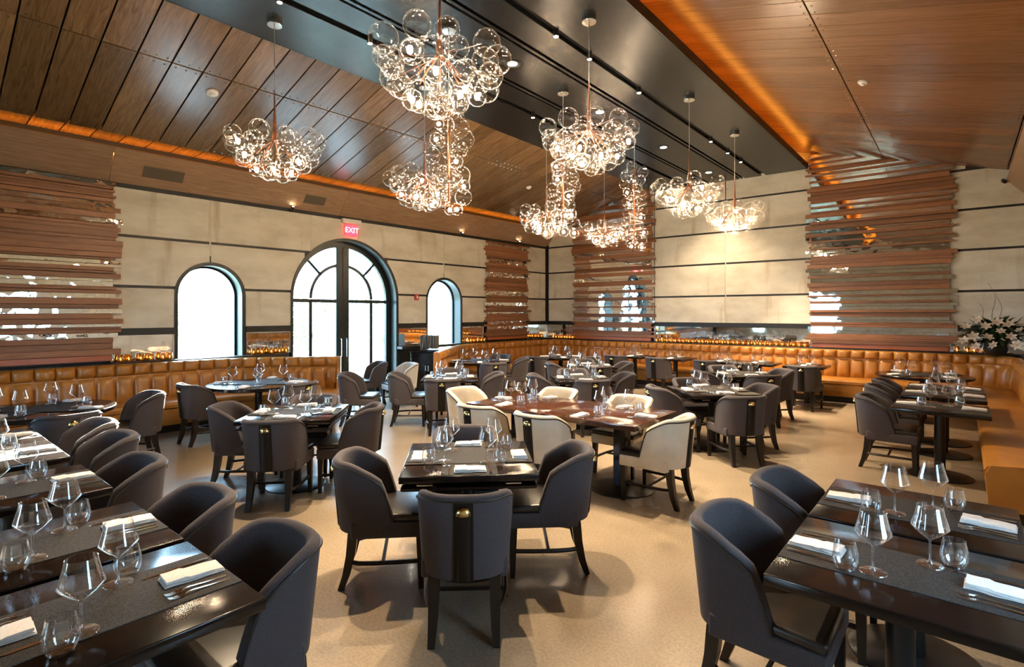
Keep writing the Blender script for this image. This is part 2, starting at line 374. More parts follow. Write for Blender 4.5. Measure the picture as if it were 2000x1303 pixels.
# ---- pale wall panels with black reveals
ZL = [1.515, 2.178, 2.948, 3.70]
HJ = .022
def clipped_panel(name, x0, x1, z0, z1, parent, holes, ceil=None, depth=.022, mname='concrete'):
    """panel between x0..x1 (local x), cut by arches; several pieces where an arch splits it"""
    s0, s1 = -x1, -x0
    S = s_samples(s0, s1, [s0 + (s1 - s0) * i / 6 for i in range(7)]) if holes else [s0 + (s1 - s0) * i / 6 for i in range(7)]
    runs, cur = [], []
    for s in S:
        lo, hi = z0, z1
        for h in (holes or ()):
            hh = (h[0], h[1] + .045, h[2], h[3])
            if abs(s - h[0]) < hh[1] - 1e-6: lo = max(lo, arch_top(hh, s))
            elif abs(abs(s - h[0]) - hh[1]) < 1e-6: lo = max(lo, h[2] if z0 < h[2] else z0)
        if ceil: hi = min(hi, ceil(-s))
        if hi - lo > .012: cur.append((-s, lo, hi))
        else:
            if len(cur) > 1: runs.append(cur)
            cur = []
    if len(cur) > 1: runs.append(cur)
    for r in runs:
        V, Fc = [], []
        for x, lo, hi in r: V += [(x, 0, lo), (x, 0, hi), (x, depth, lo), (x, depth, hi)]
        for i in range(len(r) - 1):
            a, b = 4 * i, 4 * i + 4
            Fc += [(a, b, b + 1, a + 1), (a + 1, b + 1, b + 3, a + 3), (a, a + 2, b + 2, b)]
        e = 4 * (len(r) - 1); Fc += [(0, 1, 3, 2), (e, e + 2, e + 3, e + 1)]
        obj(name, mesh_of(name, V, Fc, False), mname, parent)
# arch clip needs exact edges: add samples just outside the frame
_hs = HOLES
HOLES_W = [(h[0], h[1] + .045, h[2], h[3]) for h in HOLES]
def s_samples(s0, s1, extra=()):
    ss = {round(s0, 4), round(s1, 4)}
    for e in extra:
        if s0 < e < s1: ss.add(round(e, 4))
    for h in HOLES_W:
        for i in range(33):
            s = h[0] - (h[1] - 1e-4) * math.cos(PI * i / 32)
            if s0 < s < s1: ss.add(round(s, 4))
        for e in (h[0] - h[1] - 1e-3, h[0] + h[1] + 1e-3):
            if s0 < e < s1: ss.add(round(e, 4))
    return sorted(ss)
SJ = [0.03, 2.30, 4.052, 5.813, 7.461, 9.257, 10.9, 12.6, 14.4, 16.2, 18.2]   # vertical joints on the left wall
for zi in range(3):
    z0, z1 = ZL[zi] + HJ, ZL[zi + 1] - HJ
    for a, b in zip(SJ, SJ[1:]):
        x0, x1 = -b + .012, -a - (.012 if a > .1 else .04)
        S0, S1 = -x1, -x0
        # split the panel where the arch cuts right through
        cuts = [S0]
        for h in HOLES_W:
            if h[2] > z1 - 1e-6 or z0 < h[2]:
                pass
        clipped_panel('panel', x0, x1, z0, z1, wl_o, HOLES)
def ceil_back(t):     # height of the wood ceiling above the back wall
    return min(4.16 + .278 * (t - .3), 5.383 - .28 * (t - 6.42)) + .0
TJ = [0.03, 1.6, 3.39, 5.176, 7.0, 8.6, 10.46]
ZR = [1.515, 2.178, 2.948, 3.70, 4.445, 5.6]
for zi in range(5):
    z0, z1 = ZR[zi] + HJ, ZR[zi + 1] - HJ
    for a, b in zip(TJ, TJ[1:]):
        clipped_panel('panel', a + (.012 if a > .1 else .04), b - .012, z0, z1, wb_o, None, ceil_back)
# pale joint beads between panels (left wall top row and back wall)
for s in (9.257, 7.461, 5.813, 4.052):
    boxo('joint_bead', -s - .012, -s + .012, .004, .02, ZL[2] + HJ if s not in (4.052, 9.257) else ZL[1] + .55, ZL[3] - HJ, 'bead', wl_o)
boxo('joint_bead', 5.176 - .010, 5.176 + .010, .006, .02, ZL[0] + HJ, 4.42, 'bead', wb_o)

# black band, mirror strip under it (parts of the walls), ledge for candles
def strip(x0, x1, parent):
    boxo('band', x0, x1, -.03, .02, 1.43, 1.52, 'band_black', parent)
    boxo('mirror_strip', x0, x1, -.012, .02, 1.035, 1.43, 'mirror', parent)
    boxo('mirror_edge', x0 - .0, x0 + .02, -.02, -.012, 1.035, 1.43, 'steel', parent)
    boxo('mirror_edge', x1 - .02, x1, -.02, -.012, 1.035, 1.43, 'steel', parent)
for a, b in [(-10.64, -9.80), (-8.68, -7.87), (-5.40, -4.60), (-3.46, -2.70), (-.95, -.02)]: strip(a, b, wl_o)
for a, b in [(.02, 1.02), (3.39, 7.00), (9.30, 10.44)]: strip(a, b, wb_o)
boxo('corner_trim', -.045, .045, -.045, .02, 1.5, 3.76, 'band_black', wb_o)
boxo('top_trim', -18.3, .02, -.016, .02, 3.67, 3.735, 'band_black', wl_o)

# ---- ledges behind the benches
t1 = tag(boxo('trim_1', -18.3, -8.0, -.20, .0, .97, 1.03, 'band_black', None, .004, LWM), 'narrow dark ledge behind the left bench', None, None, 'structure')
t2 = tag(boxo('trim_2', -5.44, 0.0, -.20, .0, .97, 1.03, 'band_black', None, .004, LWM), 'narrow dark ledge behind the bench right of the door', None, None, 'structure')
t3 = tag(boxo('trim_3', 0.0, 10.5, -.20, .0, .97, 1.03, 'band_black', None, .004, RWM), 'narrow dark ledge along the far wall behind the bench', None, None, 'structure')

# ------------------------------------------------------------------ ceiling
ce = tag(empty('ceiling'), 'sloping wood panelled ceiling', None, None, 'structure')
SL, CO = .278, 1 / math.sqrt(1 + .278 ** 2)
LN = Vector((LD[1], -LD[0], 0)); SDIR = Vector((-LD[0], -LD[1], 0))
exL = (LN * CO + Vector((0, 0, SL * CO))); ezL = exL.cross(SDIR)
def lceil(off): return 4.2 + .278 * (off - .3)
PW = .345
def left_row(o0, o1, lift=0.0, mname='wood_left', flat=False):
    L = (o1 - o0) / CO - .020 if not flat else (o1 - o0)
    me = rbox_new(L, PW - .016, .03, .003, 1); me.materials.append(M[mname])
    om = (o0 + o1) / 2
    s = 11.573 - .345 * 34 + PW / 2
    while s < 18.2:
        p = Lw(s, (lceil(om) + .016 if not flat else 0) + lift, om)
        ex = exL if not flat else LN; ez = ezL if not flat else Vector((0, 0, -1))
        obj('ceiling_panel', me, None, ce, frame(p, ex, SDIR, ez)); s += PW
left_row(.62, 2.43); left_row(2.43, 4.10)
left_row(-.02, .66, 4.36, 'wood_left', True)
# backing above the boards
v = [Lw(-.4, lceil(.3) + .20, .0), Lw(18.4, lceil(.3) + .20, .0), Lw(18.4, lceil(5.9) + .06, 5.9), Lw(-.4, lceil(5.9) + .06, 5.9), Lw(-.4, 4.42, -.4), Lw(18.4, 4.42, -.4)]
v2 = [(-3.95, YB - .3, 5.75), (-3.95, 13.5, 5.75), (1.3, 13.5, 4.32), (1.3, YB - .3, 4.32)]
me = mesh_of('ceiling_backing', [Lw(-.4, 4.42, -.4), Lw(18.4, 4.42, -.4), Lw(18.4, 4.44, .7), Lw(-.4, 4.44, .7), Lw(-.4, lceil(6.2) + .08, 6.2), Lw(18.4, lceil(6.2) + .08, 6.2)] + v2,
             [(0, 1, 2, 3), (3, 2, 5, 4), (6, 7, 8, 9)], False)
obj('ceiling_backing', me, 'black', ce)
# right slope
def rceil(x): return 5.383 - .28 * (x + 3.07)
RCO = 1 / math.sqrt(1 + .28 ** 2); exR = Vector((RCO, 0, -.28 * RCO)); eyR = Vector((0, 1, 0)); ezR = exR.cross(eyR)
def right_row(x0, x1):
    me = rbox_new((x1 - x0) / RCO - .014, .30 - .006, .03, .002, 1); me.materials.append(M['wood_right'])
    xm = (x0 + x1) / 2; y = YB
    while y < 13.35:
        obj('ceiling_board', me, None, ce, frame((xm, y, rceil(xm) + .016), exR, eyR, ezR)); y += .30
right_row(-3.85, -2.98); right_row(-2.98, -1.21); right_row(-1.21, .62); right_row(.62, 1.2)
# rivets along the joints (too small to pick apart)
rv = []
def rivet(p):
    r = .012; k = [(p[0] + r * math.cos(a * PI / 3), p[1] + r * math.sin(a * PI / 3), p[2]) for a in range(6)] + [(p[0], p[1], p[2] - .006)]
    rv.append((k, [(i, (i + 1) % 6, 6) for i in range(6)]))
s = 11.573 - .345 * 34
while s < 16:
    for ds in (.06, .172, .285):
        for o in (2.43 - .06, 2.43 + .06, .70): rivet(Lw(s + ds, lceil(o) - .002, o))
    s += PW
y = 0.5
while y < 13:
    for x in (-1.21 - .05, -1.21 + .05, -2.98 + .05, .57): rivet((x, y, rceil(x) - .002))
    y += .15
tag(obj('rivets', mesh_of('rivets', *joined(rv), False), 'steel', ce), None, None, None, 'stuff')

# left fascia (leaning board above the wall) and its hidden amber light
tf = tag(empty('trim_4'), 'leaning brown wood fascia above the window wall', None, None, 'structure')
FO = .38; fz0, fz1 = 3.73, 4.165
s = -.0
for a, b in [(0.0, 2.9), (2.9, 6.85), (6.85, 10.66), (10.66, 14.4), (14.4, 18.2)]:
    V = []
    for ss in (a + .004, b - .004):
        for (o, z) in ((0, fz0), (FO, fz1), (FO - .02, fz1 + .02), (-.03, fz0 + .02)): V.append(Lw(ss, z, o))
    loc = [LWM.inverted() @ q for q in V]
    o = obj('fascia_board', mesh_of('fascia_board', loc, [(0, 1, 5, 4), (1, 2, 6, 5), (2, 3, 7, 6), (3, 0, 4, 7), (0, 3, 2, 1), (4, 5, 6, 7)], False), 'wood_fascia', tf, LWM)
V = [Lw(s, z, o) for s in (0, 18.2) for (o, z) in ((.16, 4.10), (.22, 4.12))]
tag(obj('cove_light_strip', mesh_of('cove_light_strip', V, [(0, 1, 3, 2)], False), 'led'), 'amber light strip hidden behind the left fascia', 'light strip')

tg_ = tag(empty('trim_6'), 'leaning brown wood fascia above the right side wall', None, None, 'structure')
for a, b in ((YB, 0), (0, 4.4), (4.4, 8.8), (8.8, 13.15)):
    V = [(x_, y_, z_) for y_ in (a + .004, b - .004) for x_, z_ in ((XR, fz0), (XR - FO, fz1), (XR - FO + .02, fz1 + .02), (XR + .02, fz0 + .02))]
    obj('fascia_board', mesh_of('fascia_board', V, [(0, 1, 5, 4), (1, 2, 6, 5), (2, 3, 7, 6), (3, 0, 4, 7), (0, 3, 2, 1), (4, 5, 6, 7)], False), 'wood_fascia', tg_)
# dark soffit down the middle
so = tag(empty('ceiling_soffit'), 'black stained wood soffit hanging below the ridge', None, None, 'structure')
SX0, SX1, SZ = -6.10, -2.60, 4.90
edges = [SX0, -5.24, -5.14, -4.78, -4.74, -4.70, -4.66, -4.00, -3.96, -3.92, -3.88, -3.52, -3.42, SX1]
for i in range(0, len(edges) - 1):
    a, b = edges[i], edges[i + 1]
    if b - a < .03: continue
    wide = b - a > .3
    if not wide: continue
    me = rbox_new(b - a, 18.2, .06, .004, 1); 
    # grain along the room: turn the board so local x is its length
    me = rbox_new(18.2, b - a, .06, .004, 1)
    obj('soffit_board', me, 'dark_panel', so, frame(((a + b) / 2, YB + 9.1, SZ + .03), (0, 1, 0), (-1, 0, 0), (0, 0, 1)))
for a, b in ((-4.74, -4.70), (-3.96, -3.92)):
    boxo('slot_rail', a, b, YB, 13.2, SZ - .002, SZ + .05, 'dark_panel', so)
boxo('soffit_backing', SX0 + .02, SX1 - .02, YB, 13.2, SZ + .06, SZ + .12, 'black', so)
boxo('soffit_edge', SX0 - .02, SX0, YB, 13.2, SZ, SZ + .22, 'dark_panel', so)
boxo('soffit_edge', SX1, SX1 + .02, YB, 13.2, SZ, SZ + .13, 'dark_panel', so)
me = mesh_of('cove_light_strip', [(SX1 - .17, YB, SZ + .128), (SX1 - .10, YB, SZ + .128), (SX1 - .10, 13.1, SZ + .128), (SX1 - .17, 13.1, SZ + .128)], [(0, 1, 2, 3)], False)
tag(obj('cove_light_strip', me, 'led_dim'), 'amber light strip above the right edge of the dark soffit', 'light strip')

# downlights in the soffit
def downlight_proto():
    r = empty('recessed_downlight', (-4.33, 5.17, SZ))
    v, f = lathe([(.105, .0), (.105, -.006), (.075, -.006), (.07, .0), (.055, .035)], 24, False); obj('trim_ring', mesh_of('trim_ring', v, f), 'metal_black', r)
    v, f = lathe([(.058, -.003), (.058, .001)], 20); obj('lens', mesh_of('lens', v, f), 'lamp_lens', r)
    return r
dl = downlight_proto()
for i, (yy, w) in enumerate([(5.17, 'nearest the front, beside the big chandelier'), (7.29, 'second from the front'), (9.61, 'third from the front'), (11.97, 'closest to the far wall')]):
    o = dl if i == 0 else copy_tree(dl); o.location = (-4.33, yy, SZ - .001)
    tag(o, 'round recessed downlight in dark soffit, ' + w, 'downlight', 'recessed downlights in the soffit')
# small track spots in the two wide slots
def spot_proto():
    r = empty('track_spot', (0, 0, SZ))
    v, f = lathe([(.030, .03), (.032, -.05), (.026, -.05)], 14); obj('can', mesh_of('can', v, f), 'metal_black', r)
    v, f = lathe([(.024, -.0515), (.024, -.049)], 12); obj('lens', mesh_of('lens', v, f), 'lamp_lens', r)
    return r
sp = spot_proto(); k = 0
SPOTS = []
ordn = ['first', 'second', 'third', 'fourth', 'fifth', 'sixth', 'seventh', 'eighth', 'ninth', 'tenth']
for x, ys, side in ((-5.19, [2.6, 3.66, 6.7, 10.6], 'left'), (-3.47, [3.2, 4.9, 5.6, 6.9, 9.7, 10.6, 11.4], 'right')):
    for j, yy in enumerate(ys):
        o = sp if k == 0 else copy_tree(sp); k += 1; o.location = (x, yy, SZ - .0)
        tag(o, '%s small track spot in the %s black slot of the soffit' % (ordn[j], side), 'spotlight', 'track spots in the soffit slots')
        SPOTS.append((o, x, yy))
def spot_light(o, x, y, target, energy, size=56, blend=.6, r=.03, col=(1.0, .77, .50)):
    ld = bpy.data.lights.new('spot_beam', 'SPOT'); ld.energy = energy; ld.spot_size = math.radians(size); ld.spot_blend = blend
    ld.shadow_soft_size = r; ld.color = col
    lo = bpy.data.objects.new('spot_beam', ld); COL.objects.link(lo); lo.parent = o
    lo.location = (0, 0, -.06); dv = Vector(target) - Vector((x, y, SZ - .06)); lo.rotation_euler = dv.to_track_quat('-Z', 'Y').to_euler()
TG = [(-4.2, 1.0, 0), (-5.8, 4.2, 0), (-6.4, 7.5, 0), (-6.6, 10.4, 0), (-2.2, 2.0, 0), (-2.0, 3.6, 0), (-3.0, 5.6, 0), (-1.6, 6.4, 0), (-1.6, 9.6, 0), (-3.4, 11, 0), (-2.2, 12.0, 0)]
for (o, x, y), tg in zip(SPOTS, TG): spot_light(o, x, y, tg, SPOT * 3)
for o in [q for q in COL.objects if q.name.startswith('recessed_downlight')]: spot_light(o, -4.33, o.location.y, (-4.33, o.location.y, 0), SPOT * 1.2, 100, .8, .05)

# ------------------------------------------------------------------ arched door and windows
def arch_band(h, r_in, r_out, y0, y1, n=28, legs=True, bottom=None):
    """arched band in wall-local coordinates: radii about the springing point, legs down to the sill"""
    c, hw, zs, sill = h; bot = sill if bottom is None else bottom
    pts = []
    if legs: pts.append((-1, bot))
    V, Fc = [], []
    prof = []
    ang = [PI * i / n for i in range(n + 1)]
    outer = ([(-c + r_out, bot)] if legs else []) + [(-c + r_out * math.cos(a), zs + r_out * math.sin(a)) for a in ang] + ([(-c - r_out, bot)] if legs else [])
    inner = ([(-c + r_in, bot)] if legs else []) + [(-c + r_in * math.cos(a), zs + r_in * math.sin(a)) for a in ang] + ([(-c - r_in, bot)] if legs else [])
    for (xo, zo), (xi, zi) in zip(outer, inner):
        V += [(xo, y0, zo), (xo, y1, zo), (xi, y1, zi), (xi, y0, zi)]
    m = len(outer)
    for i in range(m - 1):
        a, b = 4 * i, 4 * i + 4
        for k in range(4): Fc.append((a + k, a + (k + 1) % 4, b + (k + 1) % 4, b + k))
    Fc += [(0, 3, 2, 1), (4 * m - 4, 4 * m - 3, 4 * m - 2, 4 * m - 1)]
    return V, Fc
def arch_face(h, r, y0, y1, half=0, n=28, bottom=None):
    c, hw, zs, sill = h; bot = sill if bottom is None else bottom
    if half == 0: A = [PI * i / n for i in range(n + 1)]
    elif half > 0: A = [PI / 2 * i / n for i in range(n + 1)]
    else: A = [PI / 2 + PI / 2 * i / n for i in range(n + 1)]
    P = [(-c + r * math.cos(a), zs + r * math.sin(a)) for a in A]
    if half >= 0: P = [(-c + r, bot)] + P
    if half <= 0: P = P + [(-c - r, bot)]
    if half > 0: P = P + [(-c, bot)]
    if half < 0: P = [(-c, bot)] + P
    k = len(P); V = [(x, y0, z) for x, z in P] + [(x, y1, z) for x, z in P]
    Fc = [tuple(range(k)), tuple(range(2 * k - 1, k - 1, -1))] + [(i, (i + 1) % k, (i + 1) % k + k, i + k) for i in range(k)]
    return V, Fc
def lining(h):
    return arch_band(h, h[1] - .004, h[1] + .045, -.012, .05), arch_band(h, h[1] - .012, h[1] + .001, .0, WALL_T)
def window(n, h, label):
    w = tag(empty('window_%d' % n, mw=LWM), label, None, None, 'structure')
    a, b = lining(h)
    obj('window_trim', fix(mesh_of('window_trim', *a)), 'frame_black', w)
    obj('window_lining', fix(mesh_of('window_lining', *b)), 'frame_black', w)
    obj('window_frame', fix(mesh_of('window_frame', *arch_band(h, h[1] - .045, h[1] - .01, .25, .29))), 'frame_black', w)
    obj('pane', fix(mesh_of('pane', *arch_face(h, h[1] - .04, .268, .274))), 'pane', w)
    boxo('window_sill', -h[0] - h[1], -h[0] + h[1], .0, WALL_T, h[3] - .03, h[3] + .012, 'frame_black', w, .004)
window(1, WIN1, 'narrow arched window left of the arched door')
window(2, WIN2, 'narrow arched window right of the arched door')
window(3, WIN0, 'arched window farther along the wall')
n_ = 4
for mw, hs_, wn in ((FRM, FRONT_H, 'near end wall'), (RIM, RIGHT_H, 'right side wall')):
    for q, (a, b, za, zb) in enumerate(hs_):
        w = tag(empty('window_%d' % n_, mw=mw), '%s black framed window in the %s' % (('first', 'second', 'third')[q], wn), None, None, 'structure'); n_ += 1
        for xa, xb, z0_, z1_ in ((a, a + .06, za, zb), (b - .06, b, za, zb), (a, b, za, za + .06), (a, b, zb - .06, zb)): boxo('window_frame', xa, xb, -.14, -.08, z0_, z1_, 'frame_black', w)
        boxo('muntin', (a + b) / 2 - .025, (a + b) / 2 + .025, -.13, -.09, za, zb, 'frame_black', w); boxo('muntin', a, b, -.13, -.09, za + (zb - za) * .66 - .02, za + (zb - za) * .66 + .02, 'frame_black', w)
        boxo('pane', a + .03, b - .03, -.112, -.108, za + .03, zb - .03, 'pane', w)
dr = tag(empty('door_1', mw=LWM), 'tall black arched double door with divided panes', None, None, 'structure')
a, b = lining(DOOR)
obj('door_trim', fix(mesh_of('door_trim', *a)), 'frame_black', dr)
obj('door_lining', fix(mesh_of('door_lining', *b)), 'frame_black', dr)
obj('door_frame', fix(mesh_of('door_frame', *arch_band(DOOR, DOOR[1] - .12, DOOR[1] - .01, .22, .30))), 'frame_black', dr)
c, hw, zs, _ = DOOR; ri = hw - .10
for sd_ in (-1, 1):
    leaf = obj('door_leaf', rbox_new(.145, .06, zs + ri - .02, .006, 1, (-c + sd_ * .074, .26, (zs + ri - .02) / 2)), 'frame_black', dr)
    boxo('bottom_rail', *(sorted((-c + sd_ * .12, -c + sd_ * ri))), .235, .285, .02, .26, 'frame_black', leaf, .004)
    boxo('transom_bar', *(sorted((-c + sd_ * .12, -c + sd_ * ri))), .245, .275, zs - .08, zs - .01, 'frame_black', leaf, .004)
    boxo('muntin', *(sorted((-c + sd_ * .70 - .034, -c + sd_ * .70 + .034))), .245, .275, .25, zs - .03, 'frame_black', leaf, .004)
    A0 = 0 if sd_ > 0 else PI / 2
    V, Fc = [], []
    for i in range(15):
        an = A0 + PI / 2 * i / 14
        for r_, y_ in ((.67, .245), (.73, .245), (.73, .275), (.67, .275)): V.append((-c + r_ * math.cos(an), y_, zs + r_ * math.sin(an)))
    for i in range(14):
        for k in range(4): Fc.append((4 * i + k, 4 * i + (k + 1) % 4, 4 * i + 4 + (k + 1) % 4, 4 * i + 4 + k))
    obj('arched_muntin', fix(mesh_of('arched_muntin', V, Fc)), 'frame_black', leaf)
    an = PI / 4 if sd_ > 0 else 3 * PI / 4
    v, f = tube([(-c + .70 * math.cos(an), .26, zs + .70 * math.sin(an)), (-c + 1.09 * math.cos(an), .26, zs + 1.09 * math.sin(an))], .028, 6)
    obj('radial_muntin', mesh_of('radial_muntin', v, f), 'frame_black', leaf)
    obj('pane', fix(mesh_of('pane', *arch_face(DOOR, ri + .01, .258, .262, sd_, 20))), 'pane', leaf)
    v, f = tube([(-c + sd_ * .06, .20, .85), (-c + sd_ * .06, .17, .87), (-c + sd_ * .06, .17, 1.22), (-c + sd_ * .06, .20, 1.24)], .011, 8)
    obj('pull_handle', mesh_of('pull_handle', v, f), 'nickel', leaf)

# ------------------------------------------------------------------ slatted mirror-and-wood panels
def slat_panel(label, M0, x0, x1, z0, z1, seed, mirror_p, group, mm='mirror_wavy'):
    rnd = random.Random(seed)
    root = tag(empty('slat_wall_panel', mw=M0), label, 'wall panel', group)
    boxo('backing', x0 + .02, x1 - .02, -.02, .018, z0 + .02, z1, 'wood_slat', root)
    boxo('base_board', x0 + .01, x1 - .01, -.07, -.02, z0, z0 + .085, 'copper_wood', root, .004)
    z = z0 + .09; last = 0
    while z < z1 - .03:
        low = (z - z0) < .22
        mir = rnd.random() < mirror_p and not low and last < 2
        if mir: h = rnd.choice((.045, .06, .075, .075, .09)); d = rnd.choice((.03, .04, .06)); last += 1
        else: h = rnd.choice((.035, .05, .06, .075, .09)); d = rnd.choice((.04, .055, .07, .09, .11)); last = 0
        e0, e1 = rnd.choice((0, 0, .03, .06, .10)), rnd.choice((0, 0, .03, .06, .10, .12))
        h = min(h, z1 - z)
        me = rbox_new(x1 - x0 + e0 + e1, d, h - .004, .002, 1)
        o = obj('mirror_slat' if mir else 'slat', me, mm if mir else 'wood_slat', root)
        o.location = ((x0 - e0 + x1 + e1) / 2, -.02 - d / 2, z + h / 2)
        if mir: o['label'] = 'wavy mirrored strip'
        z += h
gp = 'slatted wood and mirror wall panels'
slat_panel('wide slatted wood panel with mirrored strips at the far left', LWM, -13.2, -10.62, 1.06, 3.72, 3, .36, gp)
slat_panel('narrow slatted wood and mirror panel beside the room corner', LWM, -2.60, -1.0, 1.06, 3.66, 4, .36, gp)
slat_panel('slatted wood panel with mirrored strips behind the hanging bubble lights', RWM, 1.04, 3.33, 1.04, 5.0, 8, .44, gp, 'mirror_calm')
slat_panel('tall slatted wood panel with mirrored strips on the right of the far wall', RWM, 6.98, 9.30, 1.04, 5.25, 9, .50, gp, 'mirror_calm')

# ------------------------------------------------------------------ benches
def fillet(pts, rad, n=8):
    out = [Vector(pts[0])]
    for i in range(1, len(pts) - 1):
        p0, p, p1 = Vector(pts[i - 1]), Vector(pts[i]), Vector(pts[i + 1])
        a, b = (p0 - p).normalized(), (p1 - p).normalized()
        for k in range(n + 1):
            t = k / n; A, B = p + a * rad, p + b * rad
            out.append(A * (1 - t) ** 2 + p * 2 * t * (1 - t) + B * t * t)
    out.append(Vector(pts[-1])); return out
def sweep(path, prof, cap=True):
    n = len(prof); V, Fc = [], []
    for i, p in enumerate(path):
        t = (path[min(i + 1, len(path) - 1)] - path[max(i - 1, 0)]).normalized(); nr = Vector((t.y, -t.x))
        for o, z in prof: q = p + nr * o; V.append((q.x, q.y, z))
    for i in range(len(path) - 1):
        for k in range(n):
            a, b = i * n + k, i * n + (k + 1) % n; Fc.append((a, b, b + n, a + n))
    if cap: Fc.append(tuple(range(n))); Fc.append(tuple(range(len(path) * n - 1, (len(path) - 1) * n - 1, -1)))
    return V, Fc
def tuft(w, h, d, bulge, n=6, m=6, lean=0.0):
    """puffed leather channel, local x width, y toward the sitter (negative), z up"""
    V, Fc = [], []
    for j in range(m + 1):
        for i in range(n + 1):
            u, v_ = 2 * i / n - 1, 2 * j / m - 1
            k = (1 - abs(u) ** 3.2) * (1 - abs(v_) ** 4.0)
            V.append((u * w / 2, -d - bulge * max(0, k) ** .6 + lean * (j / m), h * j / m))
    for j in range(m):
        for i in range(n): a = j * (n + 1) + i; Fc.append((a, a + 1, a + n + 2, a + n + 1))
    k0 = len(V)
    for j in (0, m):
        for i in (0, n): x, y, z = V[j * (n + 1) + i]; V.append((x, .0, z))
    # side, top and bottom closures
    ring = [i for i in range(n + 1)] + [j * (n + 1) + n for j in range(1, m + 1)] + [m * (n + 1) + i for i in range(n - 1, -1, -1)] + [j * (n + 1) for j in range(m - 1, 0, -1)]
    R = len(ring); b0 = len(V)
    for q in ring: V.append((V[q][0], 0.0, V[q][2]))
    for i in range(R): Fc.append((ring[i], b0 + i, b0 + (i + 1) % R, ring[(i + 1) % R]))
    V = V[:]; return V, Fc
TW = .222
tuft_lo = mesh_of('tuft', *tuft(TW - .003, .40, .085, .042, lean=.045), True, 60); fix(tuft_lo); tuft_lo.materials.append(M['bench'])
tuft_hi = mesh_of('tuft_roll', *tuft(TW - .003, .17, .055, .058), True, 60); fix(tuft_hi); tuft_hi.materials.append(M['bench'])
SEAT_P = [(.07, .36), (.60, .36), (.625, .375), (.63, .42), (.61, .455), (.57, .468), (.3, .472), (.07, .468)]
SKIRT_P = [(.07, .12), (.595, .12), (.605, .14), (.605, .355), (.07, .358)]
PLINTH_P = [(.05, 0), (.50, 0), (.50, .12), (.05, .12)]
BACK_P = [(0, .12), (.075, .12), (.075, .90), (.045, .985), (0, .99)]
def bench(label, pts, rad, cat='bench', end0=False, end1=False):
    path = fillet(pts, rad) if len(pts) > 2 else [Vector(p) for p in pts]
    # resample finely
    L = [0]
    for a, b in zip(path, path[1:]): L.append(L[-1] + (b - a).length)
    tot = L[-1]
    def pos(s):
        s = min(max(s, 0), tot)
        for i in range(len(L) - 1):
            if s <= L[i + 1] + 1e-9:
                t = (s - L[i]) / max(1e-9, L[i + 1] - L[i]); return path[i].lerp(path[i + 1], t)
        return path[-1]
    o0 = path[0]; root = empty('banquette_bench', (o0.x, o0.y, 0)); tag(root, label, cat, 'caramel leather banquettes')
    loc = [p - o0 for p in path]
    obj('plinth', fix(mesh_of('plinth', *sweep(loc, PLINTH_P), True, 30)), 'band_black', root)
    obj('skirt', fix(mesh_of('skirt', *sweep(loc, SKIRT_P), True, 30)), 'bench', root)
    obj('back_core', fix(mesh_of('back_core', *sweep(loc, BACK_P), True, 30)), 'bench', root)
    # seat cushions in lengths of about 1.8 m
    nc = max(1, round(tot / 1.9))
    for q in range(nc):
        a, b = tot * q / nc + .002, tot * (q + 1) / nc - .002
        pp = [pos(a + (b - a) * i / 24) - o0 for i in range(25)]
        obj('seat_cushion', fix(mesh_of('seat_cushion', *sweep(pp, SEAT_P), True, 30)), 'bench', root)
    n = int(tot / TW)
    ww = tot / n
    for i in range(n):
        s = (i + .5) * ww; p = pos(s) - o0; t = (pos(s + .05) - pos(s - .05)).normalized()
        Mx = frame((p.x + t.y * .02, p.y - t.x * .02, .455), (t.x, t.y, 0), (-t.y, t.x, 0), (0, 0, 1))
        Mx2 = Mx.copy(); Mx2[2][3] = .845
        sc = Matrix.Diagonal((ww / TW, 1, 1, 1))
        obj('tuft', tuft_lo, None, root, Mx @ sc); obj('tuft_roll', tuft_hi, None, root, Mx2 @ sc)
    for fl_, s in ((end0, 0), (end1, tot)):
        if fl_:
            p = pos(s) - o0; t = (pos(s + .03) - pos(s - .03)).normalized()
            Mx = frame((p.x, p.y, 0), (t.x, t.y, 0), (-t.y, t.x, 0), (0, 0, 1))
            V, Fc = [], []
            P2 = [(.0, .10), (.60, .10), (.62, .40), (.585, .47), (.26, .50), (.17, .62), (.135, .90), (.12, .99), (.07, 1.02), (0, 1.01)]
            for x in (-.03, .03): V += [(x, -y_, z_) for y_, z_ in P2]
            k = len(P2); Fc = [tuple(range(k)), tuple(range(2 * k - 1, k - 1, -1))] + [(i, (i + 1) % k, (i + 1) % k + k, i + k) for i in range(k)]
            obj('end_panel', fix(mesh_of('end_panel', V, Fc, True, 30)), 'bench', root, Mx)
    return root
def l2(s, off): p = Lw(s, 0, off); return (p.x, p.y)
def r2(t, off): p = Rw(t, 0, off); return (p.x, p.y)
bench('caramel tufted booth bench under the left window, curving before the door', [l2(16.0, .21), l2(9.05, .21), (-8.42, 5.30)], .55, end1=True)
bench('caramel tufted booth bench right of the door, bending round the room corner', [(-7.80, 6.95), l2(3.75, .21), l2(.21, .21), r2(1.35, .21)], .6, end0=True)
bench('caramel tufted bench along the far wall, left stretch', [r2(1.352, .21), r2(5.35, .21)], 0)
bench('caramel tufted bench along the far wall, right stretch', [r2(5.352, .21), r2(8.45, .21)], 0)
bench('caramel tufted bench rounding the right corner and running along the right wall', [r2(8.452, .21), (XR - .21, 12.9), (XR - .21, 6.15)], .75, end1=True)
tag(boxo('trim_5', XR - .21, XR, 6.15, 12.95, .97, 1.03, 'band_black', None, .004), 'narrow dark ledge behind the right bench', None, None, 'structure')

